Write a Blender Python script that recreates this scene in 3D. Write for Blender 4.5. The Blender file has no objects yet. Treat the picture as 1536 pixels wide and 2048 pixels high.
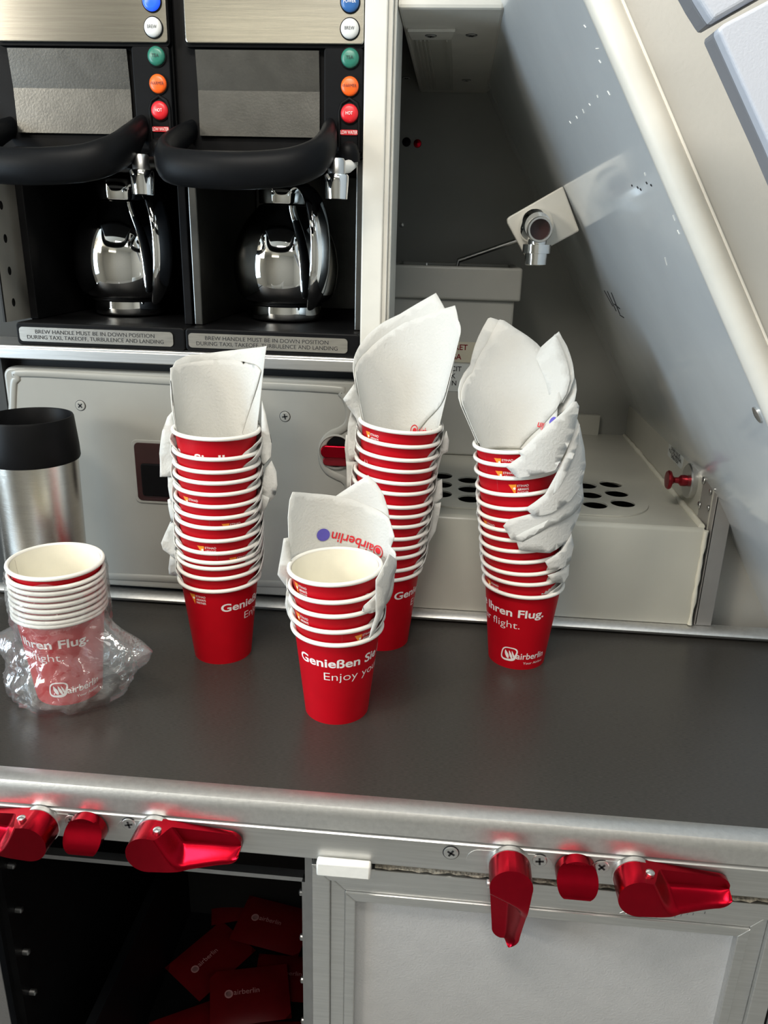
import bpy, bmesh, math, random
from mathutils import Vector, Matrix, geometry

C = bpy.context.scene.collection
SC = bpy.context.scene
random.seed(7)
ZC = 1.05          # height of the galley worktop above the cabin floor
H = 0.39           # height of the camera above the worktop
PI = math.pi

# ------------------------------------------------------------------ camera
# rows: world x (along the galley), y (into it), z (up), seen in camera right / down / forward axes
def _n(v): return v.normalized()
F_PX = 1554.0
yd = _n(Vector((915 - 768, 478 - 1024, F_PX)))
zu = -_n(Vector((648 - 768, 5418 - 1024, F_PX)))
zu = _n(zu - yd * yd.dot(zu))
xd = yd.cross(zu)
if xd.x < 0: xd = -xd
cam_d = bpy.data.cameras.new('camera'); cam = bpy.data.objects.new('camera', cam_d); C.objects.link(cam)
cam_d.sensor_fit = 'VERTICAL'; cam_d.sensor_height = 36; cam_d.lens = F_PX / 2048 * 36
cam_d.clip_start = 0.01
rot = Matrix(((xd.x, -xd.y, -xd.z), (yd.x, -yd.y, -yd.z), (zu.x, -zu.y, -zu.z)))
cam.matrix_world = Matrix.Translation((0, 0, ZC + H)) @ rot.to_4x4()
SC.camera = cam

# ------------------------------------------------------------------ light and exposure
SC.view_settings.view_transform = 'Standard'
SC.view_settings.look = 'None'
SC.view_settings.gamma = 1.0
SC.view_settings.use_curve_mapping = False
SC.view_settings.exposure = 0.19
w = bpy.data.worlds.new('cabin_air'); SC.world = w; w.use_nodes = True
w.node_tree.nodes['Background'].inputs[0].default_value = (0.80, 0.86, 1.0, 1)
w.node_tree.nodes['Background'].inputs[1].default_value = 0.05

def area(name, loc, target, sx, sy, power, col):
    d = bpy.data.lights.new(name, 'AREA'); d.shape = 'RECTANGLE'; d.size = sx; d.size_y = sy
    d.energy = power; d.color = col
    o = bpy.data.objects.new(name, d); C.objects.link(o)
    o.location = (loc[0], loc[1], loc[2] + ZC)
    v = Vector(target) - Vector(loc)
    o.rotation_euler = v.to_track_quat('-Z', 'Y').to_euler()
    return o
area('cabin_side_light', (-1.75, -0.85, 1.05), (0.05, 0.65, 0.05), 0.45, 0.45, 21, (1.0, 0.93, 0.80))
area('galley_ceiling_lamp', (-0.22, 0.04, 1.14), (-0.05, 0.65, 0.10), 0.60, 0.20, 12.5, (1.0, 0.94, 0.84))
area('plate_reflection_light', (-0.72, -1.80, 1.08), (-0.4, 0.0, 0.75), 0.75, 0.12, 0.5, (1.0, 0.93, 0.74))  # unseen source added to brighten reflections in the steel plates
area('doorway_daylight', (-1.60, -0.10, 0.36), (0.2, 0.60, 0.35), 0.6, 0.8, 20, (0.66, 0.84, 1.0))
area('aisle_fill_light', (0.2, -0.70, 1.14), (0.2, -0.75, -1.0), 1.2, 0.4, 7, (1.0, 0.96, 0.90))  # added fill that lights the floor and rear wall mirrored in the metal

# ------------------------------------------------------------------ materials
def mat(name, base, rough=0.5, metal=0.0, spec=0.5, noise=0.0, nscale=40, bump=0.0, bscale=300, coat=0.0, stretch=None, trans=0.0, aniso=0.0):
    m = bpy.data.materials.new(name); m.use_nodes = True
    nt = m.node_tree; b = nt.nodes['Principled BSDF']
    b.inputs['Base Color'].default_value = (*base, 1)
    b.inputs['Roughness'].default_value = rough
    b.inputs['Metallic'].default_value = metal
    b.inputs['Specular IOR Level'].default_value = spec
    b.inputs['Coat Weight'].default_value = coat
    b.inputs['Coat Roughness'].default_value = 0.08
    tc = nt.nodes.new('ShaderNodeTexCoord')
    src = tc.outputs['Object']
    if stretch:
        mp = nt.nodes.new('ShaderNodeMapping'); mp.inputs['Scale'].default_value = stretch
        nt.links.new(src, mp.inputs['Vector']); src = mp.outputs['Vector']
    if noise:
        n = nt.nodes.new('ShaderNodeTexNoise'); n.inputs['Scale'].default_value = nscale; n.inputs['Detail'].default_value = 5
        nt.links.new(src, n.inputs['Vector'])
        r = nt.nodes.new('ShaderNodeMapRange')
        r.inputs['From Min'].default_value = 0.3; r.inputs['From Max'].default_value = 0.7
        r.inputs['To Min'].default_value = 1 - noise; r.inputs['To Max'].default_value = 1 + noise
        nt.links.new(n.outputs['Fac'], r.inputs['Value'])
        x = nt.nodes.new('ShaderNodeVectorMath'); x.operation = 'SCALE'
        x.inputs[0].default_value = base
        nt.links.new(r.outputs['Result'], x.inputs['Scale'])
        nt.links.new(x.outputs['Vector'], b.inputs['Base Color'])
    if bump:
        n2 = nt.nodes.new('ShaderNodeTexNoise'); n2.inputs['Scale'].default_value = bscale; n2.inputs['Detail'].default_value = 3
        nt.links.new(src, n2.inputs['Vector'])
        bp = nt.nodes.new('ShaderNodeBump'); bp.inputs['Strength'].default_value = bump; bp.inputs['Distance'].default_value = 0.001
        nt.links.new(n2.outputs['Fac'], bp.inputs['Height']); nt.links.new(bp.outputs['Normal'], b.inputs['Normal'])
    if trans:
        t = nt.nodes.new('ShaderNodeBsdfTranslucent'); t.inputs['Color'].default_value = (*base, 1)
        mx = nt.nodes.new('ShaderNodeMixShader'); mx.inputs[0].default_value = trans
        nt.links.new(b.outputs[0], mx.inputs[1]); nt.links.new(t.outputs[0], mx.inputs[2])
        nt.links.new(mx.outputs[0], nt.nodes['Material Output'].inputs[0])
    return m

M = dict(
    worktop=mat('worktop_laminate', (0.039, 0.036, 0.032), 0.25, noise=0.22, nscale=260, stretch=(1, 9, 1), bump=0.10, bscale=500),
    alu=mat('anodised_aluminium', (0.63, 0.63, 0.62), 0.40, 1.0, noise=0.07, nscale=160, stretch=(0.12, 3, 3), bump=0.05, bscale=500),
    alu_worn=mat('worn_aluminium', (0.68, 0.67, 0.65), 0.46, 1.0, noise=0.06, nscale=260, bump=0.12, bscale=500),
    alu_dark=mat('grey_aluminium', (0.34, 0.34, 0.34), 0.38, 1.0, noise=0.06, nscale=90),
    grey=mat('grey_paint', (0.30, 0.295, 0.268), 0.32, noise=0.04, nscale=18, bump=0.05, bscale=240),
    cream=mat('cream_paint', (0.66, 0.64, 0.58), 0.40, noise=0.04, nscale=40, bump=0.05, bscale=260),
    beige=mat('beige_panel', (0.43, 0.42, 0.39), 0.45, noise=0.03, nscale=20, bump=0.12, bscale=420),
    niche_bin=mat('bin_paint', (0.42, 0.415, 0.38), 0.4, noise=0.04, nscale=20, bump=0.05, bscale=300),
    niche_shade=mat('shaded_niche_paint', (0.31, 0.31, 0.285), 0.35, noise=0.05, nscale=14, bump=0.05, bscale=260),  # darkened copy of the niche paint; the recess's shade is in the colour
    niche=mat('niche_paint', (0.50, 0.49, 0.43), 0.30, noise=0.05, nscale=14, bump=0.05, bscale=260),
    slope=mat('glossy_white_paint', (0.64, 0.67, 0.69), 0.16, noise=0.03, nscale=16, coat=0.6, bump=0.02, bscale=120),  # faint blue tint stands in for reflected daylight
    pad=mat('pale_blue_grey_plastic', (0.50, 0.53, 0.60), 0.55, bump=0.15, bscale=900),
    doorpanel=mat('textured_grey_panel', (0.43, 0.43, 0.435), 0.45, noise=0.03, nscale=60, bump=0.35, bscale=620),
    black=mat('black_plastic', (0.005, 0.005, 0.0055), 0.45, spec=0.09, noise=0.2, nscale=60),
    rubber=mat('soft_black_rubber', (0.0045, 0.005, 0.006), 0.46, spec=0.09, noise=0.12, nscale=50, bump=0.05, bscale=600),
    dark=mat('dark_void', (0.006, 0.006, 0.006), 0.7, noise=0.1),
    darkred=mat('dark_brown_plastic', (0.030, 0.010, 0.010), 0.25, noise=0.1),
    steel=mat('brushed_steel', (0.60, 0.575, 0.515), 0.18, 1.0, noise=0.08, nscale=120, stretch=(0.15, 4, 5), bump=0.02, bscale=300),
    steel_dull=mat('dull_steel', (0.14, 0.138, 0.13), 0.33, 1.0, noise=0.10, nscale=60, bump=0.08, bscale=500),
    flask=mat('flask_steel', (0.72, 0.69, 0.64), 0.24, 1.0, noise=0.07, nscale=90, stretch=(1, 1, 18), bump=0.10, bscale=200),
    chrome=mat('chrome', (0.86, 0.86, 0.85), 0.045, 1.0, noise=0.02),
    satin=mat('satin_steel', (0.62, 0.62, 0.61), 0.30, 1.0, noise=0.04),
    redmetal=mat('red_anodised', (0.36, 0.004, 0.015), 0.27, 1.0, noise=0.06, nscale=120, bump=0.03, bscale=900),
    darkredmetal=mat('dark_red_anodised', (0.30, 0.02, 0.03), 0.30, 0.8, noise=0.05),
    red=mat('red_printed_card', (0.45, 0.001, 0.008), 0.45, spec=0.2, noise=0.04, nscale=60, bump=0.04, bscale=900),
    card=mat('cream_card', (0.86, 0.825, 0.70), 0.55, noise=0.025, nscale=80, bump=0.05, bscale=700),
    rim=mat('white_card_rim', (0.86, 0.84, 0.78), 0.40, noise=0.02, nscale=90),
    print=mat('white_print', (0.86, 0.82, 0.80), 0.5, noise=0.02),
    orange=mat('orange_print', (0.85, 0.28, 0.02), 0.5, noise=0.1, nscale=300),
    seam=mat('seam_line', (0.42, 0.05, 0.06), 0.5, noise=0.05),
    napkin=mat('paper_napkin', (0.77, 0.765, 0.735), 0.85, spec=0.1, noise=0.02, nscale=40, bump=0.55, bscale=420, trans=0.30),
    redink=mat('red_ink', (0.62, 0.01, 0.02), 0.7, noise=0.04),
    purple=mat('purple_ink', (0.10, 0.08, 0.42), 0.7, noise=0.04),
    blackink=mat('black_ink', (0.010, 0.010, 0.012), 0.55, noise=0.05),
    label=mat('steel_label', (0.66, 0.63, 0.58), 0.30, 1.0, noise=0.10, nscale=200, stretch=(0.3, 1, 3)),
    sticker=mat('pale_sticker', (0.60, 0.62, 0.60), 0.5, noise=0.03),
    redsticker=mat('beige_sticker', (0.58, 0.54, 0.42), 0.5, noise=0.03),
    whiteplastic=mat('white_plastic', (0.80, 0.79, 0.75), 0.35, noise=0.04, nscale=120, bump=0.05, bscale=300),
    sealant=mat('sealant', (0.72, 0.70, 0.60), 0.5, noise=0.08, nscale=60),
    b_blue=mat('lit_blue_button', (0.02, 0.10, 0.75), 0.3, noise=0.03), b_blue2=mat('blue_button', (0.03, 0.12, 0.34), 0.3, noise=0.03),
    b_white=mat('white_button', (0.66, 0.67, 0.66), 0.35, noise=0.03), b_green=mat('green_button', (0.02, 0.16, 0.11), 0.35, noise=0.03),
    b_orange=mat('orange_button', (0.90, 0.12, 0.010), 0.35, noise=0.03), b_red=mat('red_button', (0.62, 0.012, 0.02), 0.35, noise=0.03),
    pile=mat('grey_brown_pile', (0.17, 0.155, 0.125), 0.95, noise=0.6, nscale=500, bump=1.0, bscale=420),
    sachet=mat('red_sachet', (0.115, 0.002, 0.004), 0.35, noise=0.1, nscale=60, bump=0.1, bscale=120),  # red darkened to carry the shade inside the drawer
    shade_grey=mat('shaded_grey_paint', (0.045, 0.047, 0.046), 0.6, spec=0.2, noise=0.04, nscale=20),  # grey paint darkened, the wall's shade put into its colour
    sachet_print=mat('shaded_print', (0.45, 0.22, 0.22), 0.6, noise=0.05),  # white lettering dimmed to carry the drawer's shade
    alu_bar=mat('satin_bar', (0.40, 0.385, 0.37), 0.42, 0.55, noise=0.04, nscale=60),
    padedge=mat('grey_pad_edge', (0.20, 0.205, 0.225), 0.6, noise=0.04),
    floor=mat('cabin_floor', (0.42, 0.42, 0.41), 0.5, noise=0.1, nscale=60),
    wall=mat('cabin_wall', (0.55, 0.54, 0.50), 0.5, noise=0.03, nscale=10),
)
_b = M['b_blue'].node_tree.nodes['Principled BSDF']
_b.inputs['Emission Color'].default_value = (0.01, 0.07, 1.0, 1); _b.inputs['Emission Strength'].default_value = 0.8

def bag_material():
    m = bpy.data.materials.new('clear_plastic_film'); m.use_nodes = True
    nt = m.node_tree; nt.nodes.remove(nt.nodes['Principled BSDF'])
    out = nt.nodes['Material Output']
    tr = nt.nodes.new('ShaderNodeBsdfTransparent'); tr.inputs[0].default_value = (0.96, 0.96, 0.96, 1)
    gl = nt.nodes.new('ShaderNodeBsdfGlossy'); gl.inputs['Roughness'].default_value = 0.10
    df = nt.nodes.new('ShaderNodeBsdfDiffuse'); df.inputs[0].default_value = (0.85, 0.85, 0.85, 1)
    lw = nt.nodes.new('ShaderNodeLayerWeight'); lw.inputs[0].default_value = 0.32
    tc = nt.nodes.new('ShaderNodeTexCoord')
    vo = nt.nodes.new('ShaderNodeTexNoise'); vo.inputs['Scale'].default_value = 26; vo.inputs['Detail'].default_value = 4; vo.inputs['Distortion'].default_value = 1.2
    nt.links.new(tc.outputs['Object'], vo.inputs['Vector'])
    bp = nt.nodes.new('ShaderNodeBump'); bp.inputs['Strength'].default_value = 0.9; bp.inputs['Distance'].default_value = 0.006
    nt.links.new(vo.outputs['Fac'], bp.inputs['Height'])
    for s in (gl, lw): nt.links.new(bp.outputs['Normal'], s.inputs['Normal'])
    mr = nt.nodes.new('ShaderNodeMapRange'); mr.inputs['To Min'].default_value = 0.07; mr.inputs['To Max'].default_value = 0.5
    nt.links.new(lw.outputs['Facing'], mr.inputs['Value'])
    m1 = nt.nodes.new('ShaderNodeMixShader'); m1.inputs[0].default_value = 0.10
    nt.links.new(tr.outputs[0], m1.inputs[1]); nt.links.new(df.outputs[0], m1.inputs[2])
    m2 = nt.nodes.new('ShaderNodeMixShader')
    nt.links.new(mr.outputs['Result'], m2.inputs[0]); nt.links.new(m1.outputs[0], m2.inputs[1]); nt.links.new(gl.outputs[0], m2.inputs[2])
    nt.links.new(m2.outputs[0], out.inputs[0])
    return m
M['film'] = bag_material()

# ------------------------------------------------------------------ building helpers
def at(px, py, ax, val):
    """the point where the photograph's pixel meets the plane x / y / z = val (heights from the worktop)"""
    c = Vector((px - 768, py - 1024, F_PX))
    d = Vector((xd.dot(c), yd.dot(c), zu.dot(c)))
    o = Vector((0, 0, H))
    return o + d * ((val - o[ax]) / d[ax])

def ray(px, py):
    c = Vector((px - 768, py - 1024, F_PX))
    return Vector((0, 0, H)), _n(Vector((xd.dot(c), yd.dot(c), zu.dot(c))))

_text = {}
def glyphs(s, bold=0.0, cut=None):
    k = (s, bold, cut)
    if k in _text: return _text[k]
    cu = bpy.data.curves.new('type', 'FONT'); cu.body = s; cu.size = 1; cu.offset = bold; cu.resolution_u = 4
    o = bpy.data.objects.new('type', cu); C.objects.link(o)
    dg = bpy.context.evaluated_depsgraph_get(); dg.update()
    me = bpy.data.meshes.new_from_object(o.evaluated_get(dg))
    if cut:
        bm = bmesh.new(); bm.from_mesh(me)
        x0 = min(v.co.x for v in bm.verts); x1 = max(v.co.x for v in bm.verts); x = x0 + cut
        while x < x1:
            bmesh.ops.bisect_plane(bm, geom=bm.verts[:] + bm.edges[:] + bm.faces[:], plane_co=(x, 0, 0), plane_no=(1, 0, 0)); x += cut
        bm.to_mesh(me); bm.free()
    vs = [(v.co.x, v.co.y) for v in me.vertices]; fs = [tuple(p.vertices) for p in me.polygons]
    bpy.data.objects.remove(o); bpy.data.curves.remove(cu); bpy.data.meshes.remove(me)
    x0 = min(v[0] for v in vs); x1 = max(v[0] for v in vs)
    vs = [(v[0] - x0, v[1]) for v in vs]
    _text[k] = (vs, fs, x1 - x0); return _text[k]
CAP = 0.70
_cv = glyphs('H'); CAP = max(v[1] for v in _cv[0])

class MB:
    def __init__(s): s.v = []; s.f = []; s.m = []
    def add(s, vs, fs, m=0):
        b = len(s.v); s.v += [Vector(v) for v in vs]
        for f in fs: s.f.append(tuple(i + b for i in f)); s.m.append(m)
        return s
    def box(s, x0, x1, y0, y1, z0, z1, m=0):
        v = [(x, y, z) for z in (z0, z1) for y in (y0, y1) for x in (x0, x1)]
        return s.add(v, [(0, 2, 3, 1), (4, 5, 7, 6), (0, 1, 5, 4), (2, 6, 7, 3), (0, 4, 6, 2), (1, 3, 7, 5)], m)
    def prism(s, pts, d, m=0):
        """planar outline (list of 3-D points) extruded by the vector d"""
        n = len(pts); d = Vector(d); a = [Vector(p) for p in pts]; b = [p + d for p in a]
        fs = [tuple(range(n - 1, -1, -1)), tuple(range(n, 2 * n))] + [(i, (i + 1) % n, n + (i + 1) % n, n + i) for i in range(n)]
        return s.add(a + b, fs, m)
    def lathe(s, prof, org=(0, 0, 0), axis=(0, 0, 1), seg=48, m=0, ms=None):
        """profile of (radius, height) turned about axis"""
        org = Vector(org); a = _n(Vector(axis)); t = Vector((1, 0, 0)) if abs(a.x) < 0.9 else Vector((0, 1, 0))
        u = _n(t - a * t.dot(a)); w_ = a.cross(u)
        vs = []; fs = []; mm = []
        for r, z in prof:
            for k in range(seg):
                q = 2 * PI * k / seg
                vs.append(org + a * z + (u * math.cos(q) + w_ * math.sin(q)) * r)
        for i in range(len(prof) - 1):
            for k in range(seg):
                k2 = (k + 1) % seg
                fs.append((i * seg + k, i * seg + k2, (i + 1) * seg + k2, (i + 1) * seg + k)); mm.append(ms[i] if ms else m)
        if prof[0][0] > 1e-6: fs.append(tuple(range(seg - 1, -1, -1))); mm.append(ms[0] if ms else m)
        if prof[-1][0] > 1e-6: fs.append(tuple((len(prof) - 1) * seg + k for k in range(seg))); mm.append(ms[-1] if ms else m)
        b = len(s.v); s.v += vs
        for f, q in zip(fs, mm): s.f.append(tuple(i + b for i in f)); s.m.append(q)
        return s
    def ring(s, R, r, org=(0, 0, 0), seg=64, sec=10, m=0, squash=1.0):
        org = Vector(org); vs = []; fs = []
        for k in range(seg):
            q = 2 * PI * k / seg
            for j in range(sec):
                p = 2 * PI * j / sec
                rr = R + r * math.cos(p)
                vs.append(org + Vector((rr * math.cos(q), rr * math.sin(q), r * squash * math.sin(p))))
        for k in range(seg):
            for j in range(sec):
                fs.append((k * sec + j, ((k + 1) % seg) * sec + j, ((k + 1) % seg) * sec + (j + 1) % sec, k * sec + (j + 1) % sec))
        return s.add(vs, fs, m)
    def tube(s, path, r, seg=12, m=0, up=(0, 0, 1), flat=1.0, closed=False):
        """round or flattened tube; r a number or one per point; flat scales the second axis"""
        P = [Vector(p) for p in path]; n = len(P); vs = []; fs = []
        for i, p in enumerate(P):
            a = P[(i + 1) % n] if (closed or i < n - 1) else P[i]
            b = P[(i - 1) % n] if (closed or i > 0) else P[i]
            t = _n(a - b); u = Vector(up); u = _n(u - t * u.dot(t)); w_ = t.cross(u)
            rr = r[i] if isinstance(r, (list, tuple)) else r
            for k in range(seg):
                q = 2 * PI * k / seg
                vs.append(p + u * math.cos(q) * rr + w_ * math.sin(q) * rr * flat)
        for i in range(n if closed else n - 1):
            j = (i + 1) % n
            for k in range(seg):
                k2 = (k + 1) % seg
                fs.append((i * seg + k, i * seg + k2, j * seg + k2, j * seg + k))
        if not closed:
            fs.append(tuple(range(seg - 1, -1, -1))); fs.append(tuple((n - 1) * seg + k for k in range(seg)))
        return s.add(vs, fs, m)
    def text(s, t, org, U, V, cap, m=0, align='c', bold=0.0, width=None, lift=0.0002):
        """flat lettering: org is the middle (or start) of the baseline, U runs along it, V up the letters"""
        vs, fs, wd = glyphs(t, bold); k = cap / CAP; kx = width / wd if width else k
        U = _n(Vector(U)); V = _n(Vector(V)); N = U.cross(V)
        off = {'c': -wd / 2, 'l': 0, 'r': -wd}[align]
        return s.add([Vector(org) + U * ((x + off) * kx) + V * (y * k) + N * lift for x, y in vs], fs, m)
    def text_map(s, t, fn, cap, width, m=0, bold=0.0, cut=0.12):
        vs, fs, wd = glyphs(t, bold, cut); k = cap / CAP
        return s.add([fn(x / wd * width, y * k) for x, y in vs], fs, m)
    def build(s, name, mats, parent=None, org=None, smooth=None, bevel=0.0, seg=2, solid=0.0, sub=0):
        if parent is not None:
            org = parent.get('_o', (0, 0, 0)) if org is None else org
        o_ = Vector(org if org is not None else (0, 0, 0))
        me = bpy.data.meshes.new(name); me.from_pydata([tuple(v - o_) for v in s.v], [], s.f)
        for q in (mats if isinstance(mats, (list, tuple)) else [mats]): me.materials.append(M[q] if isinstance(q, str) else q)
        me.polygons.foreach_set('material_index', s.m)
        bm = bmesh.new(); bm.from_mesh(me); bmesh.ops.recalc_face_normals(bm, faces=bm.faces); bm.to_mesh(me); bm.free()
        if smooth is not None:
            me.polygons.foreach_set('use_smooth', [True] * len(me.polygons))
            me.set_sharp_from_angle(angle=math.radians(smooth))
        o = bpy.data.objects.new(name, me); C.objects.link(o)
        if parent is not None: o.parent = parent; o['_o'] = tuple(o_)
        else: o.location = o_ + Vector((0, 0, ZC)); o['_o'] = tuple(o_)
        if bevel:
            b = o.modifiers.new('edge', 'BEVEL'); b.width = bevel; b.segments = seg; b.limit_method = 'ANGLE'; b.angle_limit = math.radians(40); b.harden_normals = False
        if solid:
            d = o.modifiers.new('thick', 'SOLIDIFY'); d.thickness = solid; d.offset = 0
        if sub:
            d = o.modifiers.new('round', 'SUBSURF'); d.levels = sub; d.render_levels = sub
        return o

def thing(name, label, cat, loc=(0, 0, 0), group=None):
    o = bpy.data.objects.new(name, None); C.objects.link(o); o.empty_display_size = 0.02
    o.location = (loc[0], loc[1], loc[2] + ZC); o['_o'] = tuple(loc)
    o['label'] = label; o['category'] = cat
    if group: o['group'] = group
    return o
def tag(o, label, cat, group=None):
    o['label'] = label; o['category'] = cat
    if group: o['group'] = group
    return o
def struct(o): o['kind'] = 'structure'; return o
def part(o, label): o['label'] = label; return o

def rounded(x0, x1, z0, z1, r, n=6):
    pts = []
    for cx, cz, a0 in ((x1 - r, z1 - r, 0), (x0 + r, z1 - r, 90), (x0 + r, z0 + r, 180), (x1 - r, z0 + r, 270)):
        for k in range(n + 1):
            a = math.radians(a0 + 90 * k / n); pts.append((cx + r * math.cos(a), cz + r * math.sin(a)))
    return pts
def plate_xz(mb, x0, x1, z0, z1, y0, y1, r, m=0):
    return mb.prism([(x, y0, z) for x, z in rounded(x0, x1, z0, z1, r)], (0, y1 - y0, 0), m)

def pierced(outer, holes):
    """2-D region with holes -> triangles"""
    pts = []; edges = []
    for loop in [outer] + holes:
        b = len(pts); n = len(loop); pts += [Vector(p) for p in loop]
        edges += [(b + i, b + (i + 1) % n) for i in range(n)]
    r = geometry.delaunay_2d_cdt(pts, edges, [], 0, 1e-6)
    vs, fs = r[0], r[2]
    def inside(p, loop):
        c = False; n = len(loop)
        for i in range(n):
            a, b = loop[i], loop[i - 1]
            if (a[1] > p[1]) != (b[1] > p[1]) and p[0] < (b[0] - a[0]) * (p[1] - a[1]) / (b[1] - a[1]) + a[0]: c = not c
        return c
    keep = []
    for f in fs:
        c = (vs[f[0]] + vs[f[1]] + vs[f[2]]) / 3
        if inside(c, outer) and not any(inside(c, h) for h in holes): keep.append(tuple(f))
    return [tuple(v) for v in vs], keep

def circle(cx, cy, r, n=32, ry=None):
    return [(cx + r * math.cos(2 * PI * k / n), cy + (ry or r) * math.sin(2 * PI * k / n)) for k in range(n)]

def pierced_plate(mb, outer, holes, z0, z1, m=0, wallm=None):
    vs, fs = pierced(outer, holes)
    mb.add([(x, y, z1) for x, y in vs], fs, m); mb.add([(x, y, z0) for x, y in vs], fs, m)
    for loop in [outer] + holes:
        n = len(loop)
        mb.add([(x, y, z0) for x, y in loop] + [(x, y, z1) for x, y in loop], [(i, (i + 1) % n, n + (i + 1) % n, n + i) for i in range(n)], m if wallm is None else wallm)

def screw(parent, p, r=0.0055, nrm=(0, -1, 0), label=None, m='alu'):
    mb = MB(); p = Vector(p); n = _n(Vector(nrm))
    mb.lathe([(r, 0), (r, 0.0006), (r * 0.9, 0.0009), (0, 0.0010)], p, n, 24, 0)
    u = Vector((1, 0, 0)) if abs(n.x) < 0.9 else Vector((0, 1, 0)); u = _n(u - n * u.dot(n)); v = n.cross(u)
    a = random.uniform(0, PI / 2); U = u * math.cos(a) + v * math.sin(a); V = -u * math.sin(a) + v * math.cos(a)
    for A, B in ((U, V), (V, U)):
        q = [p + n * 0.0010 + A * (sx * r * 0.55) + B * (sy * r * 0.13) for sx, sy in ((-1, -1), (1, -1), (1, 1), (-1, 1))]
        mb.prism(q, n * 0.0002, 1)
    mb.lathe([(r * 1.12, 0), (r * 1.12, 0.0002), (r, 0.0003)], p, n, 24, 1)
    o = mb.build('screw', [m, 'blackink'], parent, smooth=25)
    if label: o['label'] = label
    return o

Y0 = 0.763         # front plane of the galley equipment
YB = 1.167         # back wall of the niche
SLAB = 0.119       # top of the drain shelf
def slope_x(z): return 0.0290 + (0.5735 - z) / 1.722      # the leaning side wall

# ================================================================== the setting
FZ = -ZC
mb = MB(); mb.box(-1.9, 1.3, -1.9, 1.35, FZ - 0.05, FZ); struct(mb.build('floor', 'floor'))
mb = MB(); mb.box(-1.9, 1.3, -1.9, 1.35, 1.16, 1.20); struct(mb.build('ceiling', 'cream'))
mb = MB(); mb.box(-1.9, 1.3, -1.95, -1.9, FZ, 1.16); struct(mb.build('wall_rear', 'wall'))
mb = MB(); mb.box(-1.95, -1.9, -1.9, 1.35, FZ, 1.16); struct(mb.build('wall_left', 'wall'))
mb = MB(); mb.box(1.3, 1.35, -1.9, 1.35, FZ, 1.16); struct(mb.build('wall_far_right', 'wall'))

# galley frame: wall left of the coffee makers, ledge under them, post right of them
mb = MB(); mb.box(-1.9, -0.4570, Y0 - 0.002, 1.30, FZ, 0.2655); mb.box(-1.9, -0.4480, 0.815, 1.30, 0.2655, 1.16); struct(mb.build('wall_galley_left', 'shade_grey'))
mb = MB()
vs = circle(0, 0, 1)
holes = [circle(0.776, 0.318 + 0.0305 * k, 0.0032, 16, 0.0042) for k in range(6)]
hv, hf = pierced([(Y0 - 0.004, 0.300), (0.8155, 0.300), (0.8155, 0.49), (Y0 - 0.004, 0.49)], holes)
mb.add([(-0.4440, y, z) for y, z in hv], hf, 0)
mb.box(-0.4474, -0.4455, Y0 - 0.004, 0.8155, 0.30, 0.49, 1)
struct(mb.build('trim_1', ['grey', 'dark']))
mb = MB(); plate_xz(mb, -0.62, -0.060, 0.2655, 0.2785, Y0 - 0.012, 0.8149, 0.002); mb.box(-0.4470, -0.060, 0.8149, 1.119, 0.2655, 0.2785)
mb.box(-0.62, -0.060, Y0 - 0.0135, Y0 - 0.011, 0.2655, 0.2765)
struct(mb.build('trim_2', 'alu', bevel=0.001))
mb = MB(); mb.box(-0.0880, -0.0685, Y0 - 0.010, 0.83, 0.2786, 1.16); mb.box(-0.0690, -0.0640, Y0 - 0.007, 0.83, 0.2786, 1.16); mb.box(-0.0640, -0.0612, Y0 - 0.002, 0.83, 0.2786, 1.16)
struct(mb.build('trim_3', 'cream', bevel=0.0012))
mb = MB(); mb.box(-0.100, -0.0885, 0.83, 1.30, SLAB, 1.16); struct(mb.build('wall_niche_left', 'niche_shade'))
mb = MB(); mb.box(-0.46, -0.034, Y0 + 0.012, 1.16, FZ, 0.2654); struct(mb.build('wall_under_ledge', 'dark'))
mb = MB(); mb.box(-0.450, -0.0885, 1.12, 1.14, 0.279, 1.16); struct(mb.build('wall_behind_brewers', 'dark'))

# niche: back, soffit, leaning side, low vertical side, the white face right of the post
mb = MB(); mb.box(-0.10, 0.60, YB, 1.30, FZ, 1.16); struct(mb.build('wall_back', 'niche_shade'))
mb = MB(); mb.box(-0.0612, 0.0292, Y0, YB, 0.5735, 1.16); struct(mb.build('wall_soffit', 'cream', bevel=0.003))
# leaning wall, from its front edge A-B back to the niche
def on_slope(px, py):
    o, d = ray(px, py); n = _n(Vector((1.722, 0, 1))); p0 = Vector((0.0290, 0, 0.5735))
    return o + d * ((p0 - o).dot(n) / d.dot(n))
A = on_slope(1170, 0); B = on_slope(1538, 850); dAB = (B - A)
A2 = A - dAB * 0.9; B2 = B + dAB * 1.7
def top(p, y): return Vector((p.x, y, p.z))
mb = MB()
mb.prism([A2, B2, top(B2, 1.30), top(A2, 1.30)], Vector((0.03, 0, 0.0174)))
wall_right = struct(mb.build('wall_right', 'slope'))
mb = MB(); mb.box(0.2665, 0.2714, 0.7956, YB, 0.0, 0.1772); mb.box(0.2700, 0.2900, 0.7700, YB, 0.0, 0.1720); struct(mb.build('wall_niche_right', 'niche'))
mb = MB(); zb_ = -0.02
mb.prism([(0.2725, 0.788, zb_), (slope_x(zb_), 0.788, zb_), (0.2725, 0.788, 0.5735 - 1.722 * (0.2725 - 0.0290))], (0, 0.012, 0)); struct(mb.build('wall_corner', 'beige'))
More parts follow.
